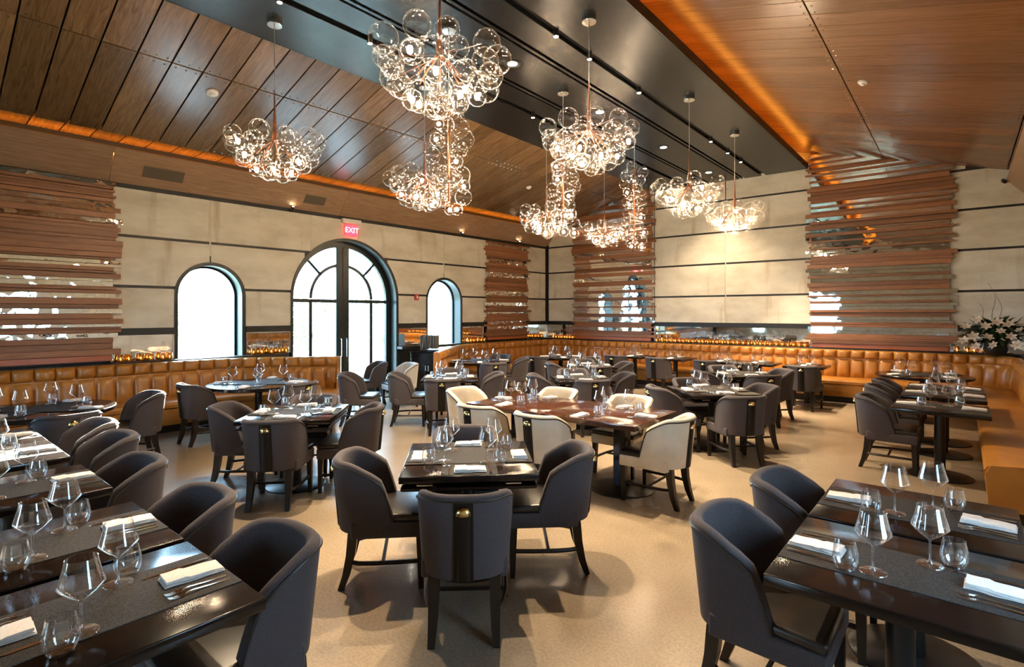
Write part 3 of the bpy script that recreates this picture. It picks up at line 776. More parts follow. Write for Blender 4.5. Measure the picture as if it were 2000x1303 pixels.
# ------------------------------------------------------------------ chairs
def shell_mesh():
    nphi, rows = 36, 8
    zb, zt = .365, .822
    def plan(u, k):           # u -1..1 along the U; k scale
        s_ = u * 2.02                    # path parameter
        a = max(-1.0, min(1.0, u / .74)) * PI / 2
        sx, cx = math.sin(a), math.cos(a)
        x = .272 * math.copysign(abs(sx) ** .80, sx); y = -.275 * abs(cx) ** .72
        if abs(u) > .74: y = (abs(u) - .74) / .26 * .085
        return x * k, y
    def top(u):
        a = abs(u)
        if a < .46: return zt
        t = min(1, (a - .46) / .54)
        return zt - .345 * t ** 2.1
    V, Fc = [], []
    th = .058
    cols = []
    for i in range(nphi + 1):
        u = -1 + 2 * i / nphi
        T = top(u); col = []
        def P(z, inn):
            k = .90 + .10 * (z - zb) / (zt - zb); x, y = plan(u, k)
            # inward normal
            e = .01; xa, ya = plan(max(-1, u - e), k); xb, yb = plan(min(1, u + e), k)
            tx, ty = xb - xa, yb - ya; ln = math.hypot(tx, ty) or 1
            nx, ny = -ty / ln, tx / ln
            lean = -.045 * ((z - zb) / (zt - zb)) * (1 if y < 0 else 0.3)
            lean *= min(1, max(0, -y / .2 + .25))
            return (x + nx * inn, y + ny * inn + lean, z)
        for j in range(rows + 1): col.append(P(zb + (T - .03 - zb) * j / rows, 0))
        for ang in (30, 60, 90, 120, 150):
            a = math.radians(ang); col.append(P(T - .03 + .03 * math.sin(a), th / 2 - th / 2 * math.cos(a)))
        for j in range(rows + 1): col.append(P(T - .03 - (T - .03 - min(.43, T - .04)) * j / rows, th))
        cols.append(col)
    m = len(cols[0])
    for c_ in cols: V += c_
    for i in range(nphi):
        for j in range(m - 1): a = i * m + j; Fc.append((a, a + m, a + m + 1, a + 1))
    Fc.append(tuple(range(m))); Fc.append(tuple(range(len(V) - 1, len(V) - m - 1, -1)))
    pipe = [Vector(c_[rows]) + (Vector(c_[rows]) - Vector(c_[-rows - 1])).normalized() * .002 for c_ in cols]
    return V, Fc, pipe
SV, SF, SPIPE = shell_mesh()
def leg_mesh(top, bot, wt, wb):
    v = []
    for (p, w) in ((bot, wb), (top, wt)):
        for dx, dy in ((-1, -1), (1, -1), (1, 1), (-1, 1)): v.append((p[0] + dx * w[0] / 2, p[1] + dy * w[1] / 2, p[2]))
    f = [(0, 3, 2, 1), (4, 5, 6, 7), (0, 1, 5, 4), (1, 2, 6, 5), (2, 3, 7, 6), (3, 0, 4, 7)]
    return v, f
def curved_leg(s):
    parts = []
    pts = [(s * .165, -.17, .36, .062), (s * .165, -.185, .22, .056), (s * .168, -.21, .10, .048), (s * .172, -.245, 0, .038)]
    v, f = [], []
    for x, y, z, w in pts:
        for dx, dy in ((-1, -1), (1, -1), (1, 1), (-1, 1)): v.append((x + dx * w / 2, y + dy * w / 2, z))
    for i in range(3):
        a = 4 * i
        for k in range(4): f.append((a + k, a + (k + 1) % 4, a + 4 + (k + 1) % 4, a + 4 + k))
    f += [(0, 3, 2, 1), (12, 13, 14, 15)]
    return v, f
def make_chair(fab):
    r = empty('dining_chair')
    obj('backrest', fix(mesh_of('backrest', SV, SF, True, 60)), fab, r)
    v, f = tube(SPIPE, .0065, 6); obj('piping', mesh_of('piping', v, f), 'piping', r)
    # seat box: wider in front
    def slab(x0, x1, y0, y1, z0, z1, b, name, m):
        bm = bmesh.new(); bmesh.ops.create_cube(bm, size=1)
        for q in bm.verts:
            fy = q.co.y + .5; hw = x0 + (x1 - x0) * fy
            q.co = Vector((q.co.x * 2 * hw, y0 + (y1 - y0) * fy, z0 + (q.co.z + .5) * (z1 - z0)))
        bmesh.ops.bevel(bm, geom=bm.edges[:], offset=b, segments=3, affect='EDGES', profile=.5)
        me = bpy.data.meshes.new(name); bm.to_mesh(me); bm.free()
        me.polygons.foreach_set('use_smooth', [True] * len(me.polygons)); me.set_sharp_from_angle(angle=math.radians(50))
        return obj(name, me, m, r)
    slab(.235, .262, -.18, .29, .335, .435, .012, 'seat_frame', fab)
    slab(.205, .262, -.21, .292, .43, .485, .022, 'seat', 'seat_leather')
    for s in (-1, 1):
        v, f = leg_mesh((s * .225, .255, .34), (s * .228, .262, 0), (.05, .05), (.032, .032)); obj('leg', fix(mesh_of('leg', v, f, False)), 'leg', r)
        v, f = curved_leg(s); obj('leg', fix(mesh_of('leg', v, f, False)), 'leg', r)
        pts = [(s * .168, -.20, .17), (s * .205, -.13, .172), (s * .225, -.02, .174), (s * .228, .12, .174), (s * .226, .258, .174)]
        v, f = tube(pts, .014, 6); obj('stretcher', mesh_of('stretcher', v, f), 'leg', r)
    v, f = tube([(-.226, .02, .175), (.226, .02, .175)], .012, 6); obj('stretcher', mesh_of('stretcher', v, f), 'leg', r)
    # dark strip with brass dome down the outer back
    V, Fc = [], []
    def outer(z): k = (z - .355) / .5; return -.275 - .045 * k
    zs_ = [.362 + (.787 - .362) * i / 8 for i in range(9)]
    for z in zs_:
        for x, d in ((-.052, .02), (-.052, -.003), (-.03, -.004), (.03, -.004), (.052, -.003), (.052, .02)): V.append((x, outer(z) + d, z))
    for i in range(8):
        for k in range(5): a = 6 * i + k; Fc.append((a, a + 1, a + 7, a + 6))
    Fc.append((0, 1, 2, 3, 4, 5)); Fc.append((53, 52, 51, 50, 49, 48))
    obj('back_strip', fix(mesh_of('back_strip', V, Fc, True, 30)), 'strip_black', r)
    # half round post under the dome
    V, Fc = [], []
    for i in range(7):
        z = .364 + (.722 - .364) * i / 6
        for k in range(9):
            a = PI * k / 8; V.append((.036 * math.cos(a), outer(z) - .004 - .012 * math.sin(a), z))
    for i in range(6):
        for k in range(8): a = 9 * i + k; Fc.append((a, a + 1, a + 10, a + 9))
    obj('back_post', fix(mesh_of('back_post', V, Fc)), 'strip_black', r)
    V, Fc = [], []
    for i in range(7):
        b = PI / 2 * i / 6
        for k in range(13):
            a = PI * k / 12; V.append((.042 * math.cos(a) * math.cos(b), outer(.722 + .04 * math.sin(b)) - .004 - .030 * math.sin(a) * math.cos(b), .722 + .046 * math.sin(b)))
    for i in range(6):
        for k in range(12): a = 13 * i + k; Fc.append((a, a + 1, a + 14, a + 13))
    Fc.append(tuple(range(13)))
    obj('dome_stud', fix(mesh_of('dome_stud', V, Fc)), 'brass', r)['label'] = 'brass dome'
    return r
PROTO = {}
def chair(x, y, deg, label, fab='fabric', group='grey dining chairs'):
    """deg: direction the sitter looks, counted from +X"""
    if fab not in PROTO: r = PROTO[fab] = make_chair(fab)
    else: r = copy_tree(PROTO[fab])
    r.location = (x, y, 0); r.rotation_euler = (0, 0, math.radians(deg - 90)); tag(r, label, 'chair', group)
    return r

# ------------------------------------------------------------------ tables
def column_base(r, h, sq=False, R=.29):
    v, f = lathe([(R, 0), (R, .008), (R - .02, .016), (.10, .022), (.06, .03)], 32); obj('base', mesh_of('base', v, f, True, 30), 'metal_black', r)
    if sq: obj('column', rbox_new(.13, .13, h - .02, .004, 1, (0, 0, .02 + (h - .02) / 2)), 'table', r)
    else: v, f = lathe([(.05, .02), (.05, h)], 20); obj('column', mesh_of('column', v, f), 'metal_black', r)
TABLE_Z = .75
def square_table(x, y, deg, sx, sy, label, flap=False, group='dark dining tables', wide=.045, mname='table'):
    r = empty('dining_table', (x, y, 0), math.radians(deg)); tag(r, label, 'table', group)
    obj('tabletop', rbox_new(sx, sy, wide, .005, 2, (0, 0, TABLE_Z - wide / 2)), mname, r)
    if flap:
        for q in range(4):
            a = q * PI / 2
            me = rbox_new(sx - .03, .16, .022, .004, 1, (0, sy / 2 - .09, TABLE_Z - .085)); o = obj('drop_leaf', me, mname, r); o.rotation_euler = (0, 0, a)
            for e in (-.28, .28):
                b_ = obj('hinge', rbox(.10, .012, .012, .002, 1, (e, sy / 2 - .02, TABLE_Z - .060)).copy(), 'steel', r); b_.rotation_euler = (0, 0, a)
        obj('support', rbox_new(.5, .5, .03, .004, 1, (0, 0, TABLE_Z - .065)), 'table', r)
    obj('mount_plate', rbox_new(.30, .30, .014, .002, 1, (0, 0, TABLE_Z - wide - .007 - (.05 if flap else 0))), 'metal_black', r)
    column_base(r, TABLE_Z - wide - .01)
    return r
def round_table(x, y, R, label, group='round dining tables'):
    r = empty('round_table', (x, y, 0)); tag(r, label, 'table', group)
    v, f = lathe([(R - .02, TABLE_Z - .05), (R, TABLE_Z - .04), (R, TABLE_Z - .006), (R - .006, TABLE_Z)], 56); obj('tabletop', mesh_of('tabletop', v, f, True, 30), 'table', r)
    obj('mount_plate', rbox_new(.36, .36, .014, .002, 1, (0, 0, TABLE_Z - .058)), 'metal_black', r)
    column_base(r, TABLE_Z - .05, False, .33)
    return r

# ------------------------------------------------------------------ table ware
def glass_proto():
    prof = [(.0015, .006), (.046, .003), (.048, .001), (.046, .0045), (.012, .010), (.005, .020), (.004, .06), (.0042, .098), (.010, .107), (.034, .124), (.060, .150), (.0635, .156), (.061, .166), (.050, .205), (.043, .238), (.0425, .2395)]
    v, f = lathe(prof, 28, False); r = empty('wine_glass')
    foot, bowl = prof[:8], prof[7:]
    v, f = lathe(foot, 24, False); obj('foot_and_stem', mesh_of('foot_and_stem', v, f, True, 35), 'glass', r)
    v, f = lathe(bowl, 28, False); obj('bowl', mesh_of('bowl', v, f, True, 35), 'glass', r)
    v, f = lathe([(.0425, .2395), (.0437, .2402), (.0425, .2412), (.0413, .2402), (.0425, .2395)], 28, False); obj('rim', mesh_of('rim', v, f), 'glass', r)
    return r
def tumbler_mesh():
    v, f = lathe([(.0, .008), (.026, .007), (.030, .001), (.034, .004), (.044, .030), (.0465, .046), (.045, .066), (.0375, .102), (.0368, .108), (.0355, .108), (.036, .102), (.0435, .066), (.045, .046), (.0425, .030), (.033, .010), (.0, .009)], 26, False)
    return mesh_of('tumbler', v, f, True, 50)
def napkin_mesh():
    V, Fc = [], []
    # folded linen: three soft layers, wavy edges
    rnd = random.Random(5); parts = []
    for k in range(3):
        L, Wd = .205 - .006 * k, .100 - .004 * k; z0 = .001 + k * .006
        n, m = 12, 6; v, f = [], []
        for side in (0, 1):
            for i in range(n + 1):
                for j in range(m + 1):
                    x, y = (i / n - .5) * L, (j / m - .5) * Wd
                    ed = min(1, 4 * min(i / n, 1 - i / n) + .25, ) * min(1, 4 * min(j / m, 1 - j / m) + .25)
                    w = .0012 * math.sin(9 * i / n + k * 2) + .001 * math.sin(7 * j / m + k)
                    step = .006 if (k == 2 and i / n > .66) else 0
                    v.append((x, y + .002 * math.sin(i * 1.1 + k), z0 + ((.0065 * min(1, ed + .35) + w + step) if side else w * .5)))
        q = (n + 1) * (m + 1)
        for i in range(n):
            for j in range(m):
                a = i * (m + 1) + j; f.append((a, a + 1, a + m + 2, a + m + 1)); f.append((q + a, q + a + m + 1, q + a + m + 2, q + a + 1))
        ring = [i * (m + 1) for i in range(n + 1)] + [n * (m + 1) + j for j in range(1, m + 1)] + [i * (m + 1) + m for i in range(n - 1, -1, -1)] + [j for j in range(m - 1, 0, -1)]
        for i in range(len(ring)): a, b = ring[i], ring[(i + 1) % len(ring)]; f.append((a, b, q + b, q + a))
        parts.append((v, f))
    return fix(mesh_of('napkin', *joined(parts), True, 60))
def fork_mesh():
    # handle lies along x, tines toward +x
    def strip_(pts):
        v, f = [], []
        for x, w, z in pts: v += [(x, -w, z), (x, w, z), (x, w * .8, z + .0022), (x, -w * .8, z + .0022)]
        for i in range(len(pts) - 1):
            a = 4 * i
            for k in range(4): f.append((a + k, a + (k + 1) % 4, a + 4 + (k + 1) % 4, a + 4 + k))
        f += [(0, 3, 2, 1), (4 * len(pts) - 4, 4 * len(pts) - 3, 4 * len(pts) - 2, 4 * len(pts) - 1)]; return v, f
    hd = strip_([(-.105, .006, .001), (-.09, .0075, .001), (-.03, .0045, .004), (.02, .003, .009), (.042, .004, .009), (.055, .0115, .005), (.068, .0125, .003)])
    ps = [hd]
    for k in range(4):
        y = -.0095 + k * .0063; v, f = strip_([(.066, .0017, .003), (.085, .0016, .002), (.103, .001, .006)]); ps.append(([(a, b + y, c_) for a, b, c_ in v], f))
    return mesh_of('fork', *joined(ps), True, 40)
def knife_mesh():
    def strip_(pts):
        v, f = [], []
        for x, w0, w1, h in pts: v += [(x, w0, .001), (x, w1, .001), (x, w1, .001 + h), (x, w0, .001 + h)]
        for i in range(len(pts) - 1):
            a = 4 * i
            for k in range(4): f.append((a + k, a + (k + 1) % 4, a + 4 + (k + 1) % 4, a + 4 + k))
        f += [(0, 3, 2, 1), (4 * len(pts) - 4, 4 * len(pts) - 3, 4 * len(pts) - 2, 4 * len(pts) - 1)]; return v, f
    return mesh_of('knife', *strip_([(-.115, -.007, .007, .006), (-.10, -.008, .008, .007), (-.01, -.006, .006, .006), (.0, -.005, .005, .004), (.01, -.008, .007, .002), (.08, -.010, .007, .0018), (.105, -.006, .007, .0014), (.118, .004, .007, .001)]), True, 40)
GP = glass_proto(); TUM = tumbler_mesh(); TUM.materials.append(M['glass']); NAP = napkin_mesh(); NAP.materials.append(M['napkin'])
FORK = fork_mesh(); FORK.materials.append(M['steel']); KNIFE = knife_mesh(); KNIFE.materials.append(M['steel'])
GFIRST = [True]
def put(name, me, x, y, z, rz, label, cat, group):
    o = obj(name, me, None, None, None, (x, y, z), rz); tag(o, label, cat, group); return o
ZT = TABLE_Z + .0035
RND = random.Random(21)
def setting(cx, cy, n, edge, where, tname, cut=True, g=(.33, .10), t=(.245, .15), nap=(.125, 0.0), nap_turn=0.0, zt=None, kx=0.0):
    """one place: n outward unit normal from table centre to the sitter"""
    z = zt or ZT
    f = (-n[0], -n[1]); r = (f[1], -f[0])
    def pt(inn, right):
        d = edge - inn; return cx + n[0] * d + r[0] * right, cy + n[1] * d + r[1] * right
    a = math.atan2(n[1], n[0]); j = lambda q: RND.uniform(-q, q)
    x, y = pt(nap[0] + j(.012), nap[1] + j(.012)); put('napkin', NAP, x, y, z, a + PI + nap_turn + j(.08), 'folded white napkin at %s of the %s' % (where, tname), 'napkin', 'folded napkins')
    x, y = pt(g[0] + j(.012), g[1] + j(.012))
    if GFIRST[0]: o = GP; GFIRST[0] = False
    else: o = copy_tree(GP)
    o.location = (x, y, z); tag(o, 'angular stemmed wine glass at %s of the %s' % (where, tname), 'wine glass', 'stemmed wine glasses')
    x, y = pt(t[0] + j(.012), t[1] + j(.012)); put('tumbler', TUM, x, y, z, 0, 'stemless water tumbler at %s of the %s' % (where, tname), 'tumbler', 'water tumblers')
    if cut:
        x, y = pt(.135, .105 + kx); put('knife', KNIFE, x, y, z, a + PI + j(.05), 'steel table knife at %s of the %s' % (where, tname), 'knife', 'table knives')
        for k, w in ((-.10, 'inner'), (-.135, 'outer')):
            x, y = pt(.135, k - kx); put('fork', FORK, x, y, z, a + PI + j(.05), '%s steel fork at %s of the %s' % (w, where, tname), 'fork', 'table forks')
def runner(cx, cy, deg, length, width, label, dz=0.0):
    me = rbox_new(width, length, .003, 0, 1)
    o = obj('placemat_runner', me, 'placemat', None, None, (cx, cy, TABLE_Z + .0018 + dz), math.radians(deg)); tag(o, label, 'placemat', 'woven placemat runners')
def vec(deg): return math.cos(math.radians(deg)), math.sin(math.radians(deg))

# ---- square tables standing cornerwise; side angles: near, right, far, left as the camera sees them
SIDES = [(-45, 'near'), (45, 'right'), (135, 'far'), (225, 'left')]
def s_table(name, x, y, size, rot, dist, cut, ab={}, sides=SIDES):
    square_table(x, y, 45 + rot, size, size, 'dark square pedestal table, the ' + name, True)
    runner(x, y, 45 + rot, size - .02, .36, 'woven black runner across the %s, near to far' % name)
    runner(x, y, 135 + rot, size - .02, .36, 'woven black runner across the %s, side to side' % name, .0032)
    for a, w in sides:
        a += rot; nx, ny = vec(a); px, py, da = ab.get(w, (x + nx * dist, y + ny * dist, a + 180))
        chair(px, py, da, 'grey upholstered chair on the %s side of the %s' % (w, name))
        setting(x, y, (nx, ny), size / 2, 'the %s place' % w, name, cut, nap=(.10, 0), nap_turn=PI / 2, g=(.27, .13), t=(.17, .19), zt=ZT + .0032, kx=.03)
s_table('front centre square table', -2.68, 2.72, .88, 0, .55, True, {'left': (-3.02, 2.23, 49), 'right': (-2.26, 3.10, 221), 'near': (-2.19, 2.20, 132), 'far': (-3.05, 3.05, -45)})
s_table('left-of-centre square table', -5.26, 2.81, .88, 0, .52, True, {'left': (-5.78, 2.50, 45), 'near': (-4.92, 2.44, 135), 'right': (-4.82, 3.18, 225)})
s_table('square table near the door', -6.25, 5.92, .86, 0, .55, False, {'left': (-6.78, 5.50, 45), 'near': (-5.92, 5.45, 135)})
s_table('square table behind the long table', -4.60, 7.18, .86, 0, .55, False, {'left': (-4.98, 6.80, 45), 'near': (-4.20, 6.80, 135), 'right': (-4.24, 7.60, 225)})
s_table('farthest square table', -5.55, 8.95, .86, 0, .54, False)
s_table('square table right of centre', -2.54, 7.15, .90, 0, .56, True, {'near': (-2.06, 6.65, 135), 'right': (-2.14, 7.50, 225), 'left': (-2.92, 6.72, 45)})
s_table('rear right square table', -2.84, 9.40, .86, 0, .54, False)

# ---- the long table with cream chairs
LT = 'long table'
r = empty('long_table', (-3.30, 4.86, 0), math.radians(1.5)); tag(r, 'long mahogany table with two square pedestals and cream chairs', 'table', None)
for sgn in (-1, 1): obj('tabletop_half', rbox_new(1.035, .98, .05, .004, 2, (sgn * .519, 0, TABLE_Z - .025)), 'table_red', r)
obj('apron', rbox_new(1.6, .5, .04, .004, 1, (0, 0, TABLE_Z - .07)), 'table', r)
for sgn in (-1, 1):
    obj('column', rbox_new(.13, .13, .66, .004, 1, (sgn * .66, 0, .36)), 'table', r)
    v, f = lathe([(.32, 0), (.32, .008), (.30, .016), (.12, .022), (.09, .03)], 32); v = [(a + sgn * .66, b, c_) for a, b, c_ in v]
    obj('base', mesh_of('base', v, f, True, 30), 'metal_black', r)
CG = 'cream leather chairs'
chair(-4.70, 4.83, 0, 'cream leather chair at the left end of the long table', 'cream', CG)
chair(-3.91, 4.25, 90, 'cream leather chair on the near side of the long table, left one', 'cream', CG)
chair(-3.12, 4.25, 90, 'cream leather chair on the near side of the long table, right one', 'cream', CG)
chair(-3.88, 5.40, 270, 'cream leather chair on the far side of the long table, left one', 'cream', CG)
chair(-2.90, 5.42, 270, 'cream leather chair on the far side of the long table, right one', 'cream', CG)
chair(-2.20, 4.80, 180, 'cream leather chair at the right end of the long table', 'cream', CG)
z2 = TABLE_Z + .001
for xx, w in ((-3.90, 'left'), (-2.90, 'right')):
    setting(xx, 4.86, (0, -1), .49, 'the near %s place' % w, LT, True, zt=z2); setting(xx + .1, 4.86, (0, 1), .49, 'the far %s place' % w, LT, True, zt=z2)
setting(-3.3, 4.84, (-1, 0), 1.03, 'the left end', LT, True, zt=z2); setting(-3.3, 4.88, (1, 0), 1.03, 'the right end', LT, True, zt=z2)

# ---- left row of two-seat tables
LT_ = [(-2.285, 'nearest left-row table', -2.27, .95), (-3.075, 'second left-row table', -3.10, .95), (-4.19, 'third left-row table', -4.15, .95), (-5.24, 'fourth left-row table', -5.12, 1.06), (-6.0, 'fifth left-row table', -5.86, 1.10)]
for i, (x, nm, chx, chy) in enumerate(LT_):
    square_table(x, .51, 0, .745, .80, 'dark two-seat pedestal table, ' + nm)
    runner(x, .51, 0, .79, .37, 'woven black runner across the ' + nm)
    g_ = dict(g=(.32, .14), t=(.26, .21))
    setting(x, .51, (0, 1), .40, 'the chair side', nm, True, **g_); setting(x, .51, (0, -1), .40, 'the left side', nm, True, **g_)
    chair(chx, chy, 270, 'grey upholstered chair drawn up to the ' + nm)
# ---- right row
for i, (y, nm, chx, chy) in enumerate([(2.63, 'nearest right-row table', -.69, 2.63), (3.44, 'second right-row table', -.65, 3.44), (7.46, 'third right-row table', -.66, 7.50), (8.62, 'fourth right-row table', -.70, 8.62), (9.42, 'fifth right-row table', -.70, 9.42)]):
    square_table(-.19, y, 0, .82, .77, 'dark two-seat pedestal table, ' + nm)
    runner(-.19, y, 90, .81, .37, 'woven black runner across the ' + nm)
    setting(-.19, y, (-1, 0), .41, 'the chair side', nm, True); setting(-.19, y, (1, 0), .41, 'the right side', nm, True)
    chair(chx, chy, 0, 'grey upholstered chair drawn up to the ' + nm)
# ---- tables along the far wall bench
WX = [(-2.33, 'first'), (-3.21, 'second'), (-3.92, 'third'), (-4.99, 'fourth'), (-6.0, 'fifth')]
for x, w in WX:
    nm = '%s wall-bench table from right' % w
    square_table(x, 11.72, 0, .70, .76, 'dark two-seat table, ' + nm)
    runner(x, 11.72, 0, .75, .36, 'woven black runner across the ' + nm)
    setting(x, 11.72, (0, -1), .38, 'the chair side', nm, False); setting(x, 11.72, (0, 1), .38, 'the bench side', nm, False)
    chair(x + (.10 if w in ('first',) else -.08), 11.05, 90, 'grey upholstered chair facing the ' + nm)
# ---- round tables
ROUND = [(-7.50, 1.12, .68, 'far left round table'), (-7.85, 3.62, .68, 'round table left of the door'), (-7.92, 8.36, .68, 'round table right of the door'),
         (-7.20, 10.35, .52, 'small corner round table'), (-.50, 11.15, .66, 'right-corner round table')]
for x, y, R, nm in ROUND:
    round_table(x, y, R, 'dark pedestal table with round top, the ' + nm)
    o = 20 if R > .6 else 45
    for k, w in enumerate(('first', 'second', 'third', 'fourth')):
        pass
    for k in range(2): runner(x, y, 45 + 90 * k, 1.62 * R, .36, 'woven black runner across the %s, %s' % (nm, 'upper one' if k else 'lower one'), .0032 * k)
    for a, w in ((-45, 'near'), (45, 'right'), (135, 'far'), (225, 'left')):
        setting(x, y, vec(a), R * .96, 'the %s place' % w, nm, R > .6 and y < 4, zt=ZT + .0032)
chair(-7.50, 1.98, 268, 'grey chair with pale lit back, right of the far left round table')
chair(-6.68, 1.20, 182, 'sunlit grey chair with its back turned, at the far left round table')
chair(-7.99, 2.93, 94, 'grey chair with pale lit back on the left of the booth round table')
chair(-7.19, 3.80, 190, 'grey chair with its back turned, right of the booth round table')
chair(-7.05, 7.80, 145, 'grey chair on the near side of the round table right of the door')
chair(-7.32, 8.80, 222, 'grey chair on the right of the round table right of the door')
chair(-8.10, 9.15, 285, 'grey chair on the far side of the round table right of the door')
chair(-7.25, 9.60, 95, 'grey chair on the left of the small corner table')
chair(-6.50, 10.3, 180, 'grey chair on the right of the small corner table')
# ---- chairs waiting by the door
chair(-7.36, 4.98, 42, 'grey chair with its back turned, standing left of the arched door')
chair(-8.85, 6.25, 250, 'grey chair facing the room, right beside the arched door')
chair(-8.12, 6.42, 255, 'grey chair with light painted into its fabric, facing the room, between door and square table', 'fabric_lit')

# ------------------------------------------------------------------ bubble chandeliers
def uv_sphere(r, n=20, m=12):
    v, f = [(0, 0, -r)], []
    for j in range(1, m):
        b = -PI / 2 + PI * j / m
        for i in range(n): a = 2 * PI * i / n; v.append((r * math.cos(b) * math.cos(a), r * math.cos(b) * math.sin(a), r * math.sin(b)))
    v.append((0, 0, r)); t = len(v) - 1
    for i in range(n):
        f.append((0, 1 + (i + 1) % n, 1 + i)); f.append((t, 1 + (m - 2) * n + i, 1 + (m - 2) * n + (i + 1) % n))
    for j in range(m - 2):
        for i in range(n): a = 1 + j * n + i; b = 1 + j * n + (i + 1) % n; f.append((a, b, b + n, a + n))
    return v, f
GLOBE = mesh_of('globe', *uv_sphere(1.0, 24, 14), True, 180); GLOBE.materials.append(M['bubble'])
BULBM = mesh_of('bulb', *uv_sphere(1.0, 7, 4), True, 180); BULBM.materials.append(M['bulb'])
CANM = mesh_of('canopy', *lathe([(.075, -.002), (.078, -.05), (.074, -.056), (.01, -.058)], 24), True, 30); CANM.materials.append(M['nickel'])
def globe(r, p, rad, name='globe', me=None):
    o = obj(name, me or GLOBE, None, r); o.location = p; o.scale = (rad, rad, rad); return o
def bowl_light(x, y, z, label, seed, dense=1.0):
    """bowl of bubbles; z = height of the bubble bowl's middle"""
    rn = random.Random(seed); r = empty('bubble_chandelier', (x, y, SZ)); tag(r, label, 'chandelier', 'bubble chandeliers')
    obj('canopy', CANM, None, r); c = z - SZ
    v, f = tube([(0, 0, -.05), (0, 0, c + .62)], .005, 6); obj('cord', mesh_of('cord', v, f), 'cord', r)
    v, f = tube([(0, 0, c + .66), (0, 0, c + .50), (0, 0, c + .20), (0, 0, c + .14)], [.006, .009, .024, .028], 12); obj('stem', mesh_of('stem', v, f), 'copper_stem', r)
    rings = [(.07, 3, -.205, .085), (.19, 6, -.165, .090), (.30, 9, -.085, .093), (.39, 11, .02, .096), (.435, 10, .14, .100), (.24, 4, .13, .096)]
    arms = []; nb = 0
    for q, (R, n, zz, rad) in enumerate(rings):
        a0 = rn.uniform(0, 6.28)
        for i in range(n):
            a = a0 + 2 * PI * i / n + rn.uniform(-.16, .16); RR = R + rn.uniform(-.025, .025); zq = c + zz + rn.uniform(-.03, .03)
            rd = rad * rn.uniform(.82, 1.10); p = (RR * math.cos(a), RR * math.sin(a), zq)
            lit = (q in (1, 2) and i % 3 == 1) or (q == 3 and i % 6 == 2)
            if lit:
                rd *= .82
                globe(r, (p[0], p[1], p[2] + .01), .021, 'bulb', BULBM)
            globe(r, p, rd)
            if i % 4 == 0: arms.append(tube([(0, 0, c + .16), (p[0] * .9, p[1] * .9, p[2] + .01)], .0016, 5))
    for i in range(6):
        a = i * PI / 3 + .3; arms.append(tube([(0, 0, c + .17), (.12 * math.cos(a), .12 * math.sin(a), c + .05), (.18 * math.cos(a), .18 * math.sin(a), c - .03)], [.009, .007, .005], 8))
    obj('arm_cluster', mesh_of('arm_cluster', *joined(arms)), 'copper_stem', r)
    return r
def column_light(x, y, z0, z1, label, seed):
    rn = random.Random(seed); r = empty('bubble_cascade_lamp', (x, y, SZ)); tag(r, label, 'chandelier', 'bubble chandeliers')
    obj('canopy', CANM, None, r)
    v, f = tube([(0, 0, -.05), (0, 0, z1 - SZ)], .005, 6); obj('cord', mesh_of('cord', v, f), 'cord', r)
    v, f = tube([(0, 0, z1 - SZ), (0, 0, z0 - SZ + .1)], .013, 8); obj('stem', mesh_of('stem', v, f), 'copper_stem', r)
    n = int((z1 - z0) / .044); arms = []
    for i in range(n):
        t = i / (n - 1); a = i * 2.25 + rn.uniform(-.3, .3); R = (.15 + rn.uniform(-.03, .03)); z = z0 + (z1 - z0) * t - SZ
        lit = i % 5 == 1 or i == 0
        rd = rn.uniform(.078, .108) * (.72 if lit else 1)
        p = (R * math.cos(a), R * math.sin(a), z)
        if lit: globe(r, p, .021, 'bulb', BULBM)
        globe(r, p, rd); arms.append(tube([(0, 0, z + .04), p], .002, 5))
    obj('arm_cluster', mesh_of('arm_cluster', *joined(arms)), 'copper_stem', r)
    return r
BL = 'bowl-shaped glass bubble chandelier, '
bowl_light(-5.64, 2.77, 3.47, BL + 'leftmost, hanging before the brown ceiling', 1)
bowl_light(-3.03, 2.76, 3.56, BL + 'largest and nearest', 2)
column_light(-4.30, 4.05, 2.88, 4.0, 'tall column of glass bubbles below the largest chandelier', 3)
bowl_light(-5.64, 4.86, 3.45, BL + 'joined to the foot of the nearest bubble column', 4)
bowl_light(-3.03, 4.88, 3.55, BL + 'large one in the centre of the soffit', 5)
column_light(-4.30, 6.24, 2.88, 3.95, 'middle column of glass bubbles below the central chandelier', 6)
bowl_light(-5.64, 7.67, 3.40, BL + 'low one left of the middle bubble column', 7)
bowl_light(-5.64, 9.67, 3.40, BL + 'far one left of the farthest bubble column', 8)
column_light(-4.30, 8.38, 2.88, 4.25, 'farthest column of glass bubbles, against the slatted panel', 9)
bowl_light(-3.03, 7.60, 3.45, BL + 'second from the right', 10)
bowl_light(-3.03, 9.62, 3.42, BL + 'rightmost, against the pale far wall', 11)

# ------------------------------------------------------------------ candles on the ledges
VOT = None
def votive_proto():
    r = empty('votive_candle')
    v, f = lathe([(.0, .004), (.030, .004), (.036, .001), (.044, .02), (.047, .045), (.044, .075), (.036, .112), (.0345, .112), (.042, .075), (.045, .045), (.042, .022), (.034, .008), (0, .008)], 20, False)
    obj('cup', mesh_of('cup', v, f, True, 50), 'votive', r)
    v, f = lathe([(.028, .009), (.028, .030), (.004, .031)], 14); obj('wax', mesh_of('wax', v, f, True, 30), 'wax', r)
    v, f = lathe([(.001, .031), (.006, .040), (.0075, .047), (.004, .058), (.0005, .068)], 8); obj('flame', mesh_of('flame', v, f), 'flame', r)
    return r
def votive(p, label):
    global VOT
    if VOT is None: VOT = votive_proto(); o = VOT
    else: o = copy_tree(VOT)
    o.location = (p[0], p[1], 1.031); tag(o, label, 'candle', 'amber glass votive candles on the ledges')
